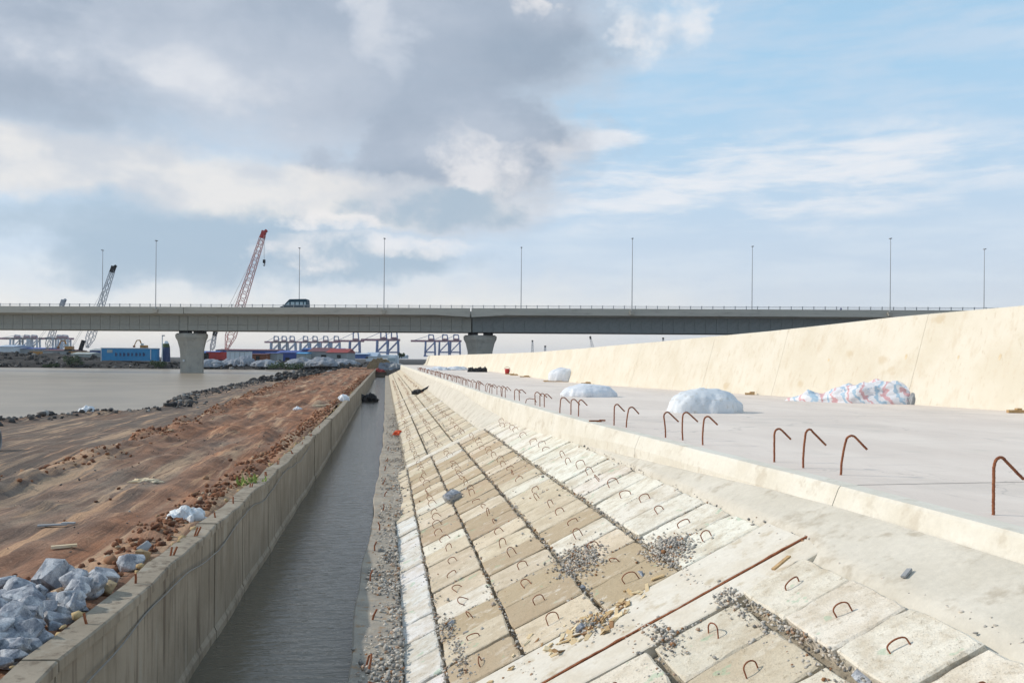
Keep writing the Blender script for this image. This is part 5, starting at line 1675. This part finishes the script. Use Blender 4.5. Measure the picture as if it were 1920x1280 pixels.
crawler(424, 656, 495, 434, 272, M['pink_lattice'], M['red_paint'], M['red_paint'], 'tall red and white lattice boom crane rising behind the bridge', 2.7, 1.35, 34, (495, 490))
crawler(163, 652, 213, 500, 310, M['grey_lattice'], M['dark_void'], M['yellow_paint'], 'grey lattice boom crane with a black tip at left behind the bridge', 2.3, 1.2, 26)
crawler(88, 654, 119, 563, 330, M['grey_lattice'], M['grey_lattice'], M['yellow_paint'], 'small faint crane at far left, only its tip above the bridge', 1.9, 1.0, 18)
crawler(397, 656, 404, 619, 330, M['grey_lattice'], M['dark_void'], M['yellow_paint'], 'short dark boom crane just right of the left pier', 1.5, .9, 10)
crawler(1116, 668, 1106, 631, 700, M['grey_lattice'], M['dark_void'], M['grey_wall'], 'tiny far grey crane standing beyond the flood wall', 1.6, 1.2, 10)
# black leaning box of a pile driver under the bridge
d = 300
q_ = Vector((gx(154, d), d, -1.0))
pdr = empty('pile_driver', q_, 'black slanted pile driver ram low under the bridge at left', 'pile driver')
MB().bar(at(150.5, 656, d), at(156.5, 638, d), 1.05).build('ram', M['dark_void'], pdr)
MB().box(q_ + Vector((-2.2, .6, 1.3)), (4.2, 2.6, 1.5)).build('body', M['yellow_paint'], pdr)
for sy in (-.9, 1.6):
    MB().box(q_ + Vector((-2.0, sy, .35)), (4.6, .6, .7)).build('track', M['dark_rubber'], pdr)
# excavators: body, boom, arm, bucket, tracks
def excavator(px, py, d, k, label, mat):
    q_ = Vector((gx(px, d), d, pz(px, py, d)))
    ex = empty('excavator', q_, label, 'excavator', 'excavators on the far bank')
    A = lambda x, y, z: q_ + Vector((x, y, z)) * k
    MB().box(A(0, 0, 1.5), (3.2 * k, 2.5 * k, 1.3 * k)).build('body', mat, ex)
    MB().hexa([A(x, y, z) for z, i in ((2.1, 0), (3.1, .15)) for x, y in ((-1.3 + i, -1.1), (-.1 - i, -1.1), (-.1 - i, .1), (-1.3 + i, .1))]).build('cab', M['van_glass'], ex)
    MB().bar(A(-1.2, .4, 1.9), A(-2.4, .4, 4.8), .5 * k).bar(A(-2.4, .4, 4.8), A(-4.0, .4, 4.6), .45 * k).build('boom', mat, ex)
    MB().bar(A(-4.0, .4, 4.7), A(-5.2, .4, 2.0), .35 * k).build('arm', mat, ex)
    MB().hexa([A(x, y, z) for z, w_ in ((1.0, .45), (2.0, .7)) for x, y in ((-5.7, -w_ + .4), (-4.9, -w_ + .4), (-4.9, w_ + .4), (-5.7, w_ + .4))]).build('bucket', M['rust'], ex)
    for sy in (-1.0, 1.0):
        MB().loft([[A(x, sy + w_, z) for x, z in ((-1.9, .4), (-1.6, .05), (1.6, .05), (1.9, .4), (1.6, .85), (-1.6, .85))] for w_ in (-.3, .3)]).build('track', M['dark_rubber'], ex)


excavator(270, 655, 330, .75, 'orange excavator with raised arm above the blue cabin', M['yellow_paint'])
excavator(130, 658, 310, .8, 'small orange excavator left of the black pile driver', M['yellow_paint'])


# ship to shore gantry cranes far away
def gantry(px, py_base, py_boom, py_top, d, mleg, mboom, label, grp, reach=1.0, sgn=-1):
    x = gx(px, d); zb = pz(px, py_base, d); zm = pz(px, py_boom, d); zt = pz(px, py_top, d)
    H = zm - zb; q_ = Vector((x, d, zb))
    gc = empty('gantry_crane', q_, label, 'gantry crane', grp)
    w_ = H * .34; dp = H * .35; th = H * .09
    lg = MB()
    for sx in (-1, 1):
        for sy in (0, 1):
            l = MB(); l.bar(q_ + Vector((sx * w_, sy * dp, 0)), q_ + Vector((sx * w_ * .9, sy * dp, H)), th); l.build('leg', mleg, gc)
    c = MB()
    for sy in (0, 1):
        c.bar(q_ + Vector((-w_, sy * dp, H * .28)), q_ + Vector((w_, sy * dp, H * .28)), th)
        c.bar(q_ + Vector((-w_, sy * dp, H * .28)), q_ + Vector((w_ * .9, sy * dp, H * .95)), th * .6)
    for sx in (-1, 1): c.bar(q_ + Vector((sx * w_, 0, H * .05)), q_ + Vector((sx * w_, dp, H * .05)), th * 1.4)
    c.build('cross_brace', mleg, gc)
    b = MB()
    b.box(q_ + Vector((sgn * H * .35 * reach, dp / 2, H * 1.03)), (H * 1.9 * reach, dp * .5, H * .13)); b.build('boom', mboom, gc)
    MB().box(q_ + Vector((w_ * .15, dp / 2, H * 1.12)), (w_ * 1.1, dp * .5, H * .16)).build('machine_house', mboom, gc)
    a = MB(); top = q_ + Vector((w_ * .25, dp / 2, zt - zb))
    a.bar(q_ + Vector((-w_ * .3, dp / 2, H)), top + Vector((-w_ * .55, 0, 0)), th * .8); a.bar(q_ + Vector((w_ * .8, dp / 2, H)), top + Vector((w_ * .35, 0, -H * .04)), th * .8)
    a.bar(top + Vector((-w_ * .6, 0, 0)), top + Vector((w_ * .4, 0, -H * .03)), th * .8)
    a.bar(top, q_ + Vector((sgn * H * 1.1 * reach, dp / 2, H * 1.06)), th * .3)
    a.build('apex_frame', mleg, gc)
    MB().box(q_ + Vector((0, dp / 2, H * .02)), (w_ * 2.5, dp * 1.2, H * .06)).build('sill_beam', mleg, gc)


G1, G2 = 'blue gantry cranes at the far port', 'pale gantry cranes at the far port'
gantry(806, 668, 640, 627, 1250, M['crane_blue'], M['crane_red'], 'blue gantry crane, leftmost of the trio left of the right pier', G1)
gantry(832, 668, 640, 627, 1280, M['crane_blue'], M['crane_red'], 'blue gantry crane, middle of the trio left of the right pier', G1, .7)
gantry(853, 668, 640, 627, 1300, M['crane_blue'], M['crane_red'], 'blue gantry crane, rightmost of the trio, touching the right pier', G1, .7)
gantry(716, 669, 638, 620, 1200, M['crane_blue'], M['crane_red'], 'blue gantry crane, left one of the middle pair behind the channel end', G1)
gantry(736, 669, 638, 617, 1220, M['crane_blue'], M['crane_red'], 'blue gantry crane, right one of the middle pair behind the channel end', G1, .7)
gantry(664, 669, 640, 622, 1250, M['crane_blue'], M['crane_red'], 'blue gantry crane right of the red roofed warehouse', G1)
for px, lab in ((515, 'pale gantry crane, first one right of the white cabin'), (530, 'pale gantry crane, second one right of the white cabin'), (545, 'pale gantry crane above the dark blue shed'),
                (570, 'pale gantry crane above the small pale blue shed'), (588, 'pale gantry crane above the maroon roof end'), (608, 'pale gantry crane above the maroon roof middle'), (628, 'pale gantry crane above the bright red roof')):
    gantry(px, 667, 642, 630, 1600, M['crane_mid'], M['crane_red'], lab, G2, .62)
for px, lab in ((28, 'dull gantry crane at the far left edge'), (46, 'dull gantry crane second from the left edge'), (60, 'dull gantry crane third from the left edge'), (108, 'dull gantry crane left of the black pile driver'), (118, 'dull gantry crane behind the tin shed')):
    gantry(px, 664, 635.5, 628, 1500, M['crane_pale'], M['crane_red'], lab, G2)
# faint beacon tower and bits right of the pier
for px, pya, pyb, lab in ((998, 640, 668, 'thin dark beacon tower above the flood wall right of the pier'), (1022, 650, 668, 'short faint beacon mast right of the dark tower'), (1243, 635, 668, 'tiny dark mast where the bridge meets the flood wall')):
    d = 700; q_ = Vector((gx(px, d), d, -1))
    tw = empty('beacon_tower', q_, lab, 'tower', 'beacon towers beyond the flood wall')
    zt = pz(px, pya, d)
    l = MB(); lattice(l, q_, Vector((q_.x, d, zt)), 2.0, .9, 8, .3); l.build('mast', M['grey_lattice'], tw)
    MB().box((q_.x, d, zt + .4), (1.4, 1.4, 1.2)).build('lantern', M['dark_void'], tw)

# end of the channel: planks across it, soil heap, debris, far vehicle
p = W(166, -1.0, -1.75)
gt = empty('channel_barrier', p, 'dark timber barrier across the far end of the channel', 'barrier')
for k in range(3):
    MB().box(p + Vector((0, 0, -.45 + k * .32)), (2.6, .12, .28), rad(8.4)).build('plank', M['bark'], gt)
for dx in (-1.1, 1.1):
    MB().box(p + Vector((dx, -.15, -.2)), (.14, .14, 1.3)).build('post', M['bark'], gt)
heap('soil_heap', W(196, -1.3, -1.2), 2.6, 2.0, 2.3, M['brownrock'], 41, .2, 0, 'tan soil heap at the far end of the channel', 'soil heap')
heap('rubble_heap', W(185, .8, -1.2), 2.2, 2.0, 1.5, M['gravel_heap'], 44, .3, 0, 'grey rubble heap right of the tan soil heap', 'rubble heap')
heap('rubble_heap', W(176, 2.2, -.6), 1.5, 1.2, .8, M['pipe_grey'], 46, .3, 0, 'low grey rubble heap where the slope ends', 'rubble heap')
heap('rubbish_heap', W(174, -1.2, -1.9), 1.2, 1.0, .9, M['red_roof'], 47, .4, 0, 'reddish rubbish heap just behind the channel barrier', 'rubbish heap')
# gravelly yard and a white truck beyond
d = 240
q_ = Vector((gx(738, d), d, -1.0))
trk = empty('truck', q_, 'white truck parked far off between the middle port cranes', 'truck')
MB().box(q_ + Vector((0, 0, 1.9)), (2.4, 5.0, 2.4)).build('box_body', M['white_paint'], trk)
MB().box(q_ + Vector((0, -3.4, 1.5)), (2.2, 1.6, 1.9)).build('cab', M['white_paint'], trk)
MB().box(q_ + Vector((0, -4.22, 1.95)), (1.9, .06, .7)).build('windscreen', M['van_glass'], trk)
for x in (-1, 1):
    for y in (-3.2, 1.5):
        MB().loft([[q_ + Vector((x + w_, y + math.cos(a) * .5, .5 + math.sin(a) * .5)) for a in np.linspace(0, 2 * PI, 15)[:-1]] for w_ in (-.15, .15)]).build('wheel', M['dark_rubber'], trk)

# ------------------------------------------------------------------ haze
hz = MB().box((0, 2400, 28.0), (7400, 5800, 68.0)).build('haze', None)
hz['kind'] = 'stuff'
hm = bpy.data.materials.new('haze_air'); hm.use_nodes = True
ht = NT(hm.node_tree)
pv = ht.n('ShaderNodeVolumePrincipled')
pv.inputs['Color'].default_value = (.88, .93, 1.0, 1)
pv.inputs['Density'].default_value = 0.00013
pv.inputs['Anisotropy'].default_value = .2
ho = ht.n('ShaderNodeOutputMaterial'); ht.t.links.new(pv.outputs[0], ho.inputs['Volume'])
hz.data.materials.append(hm)
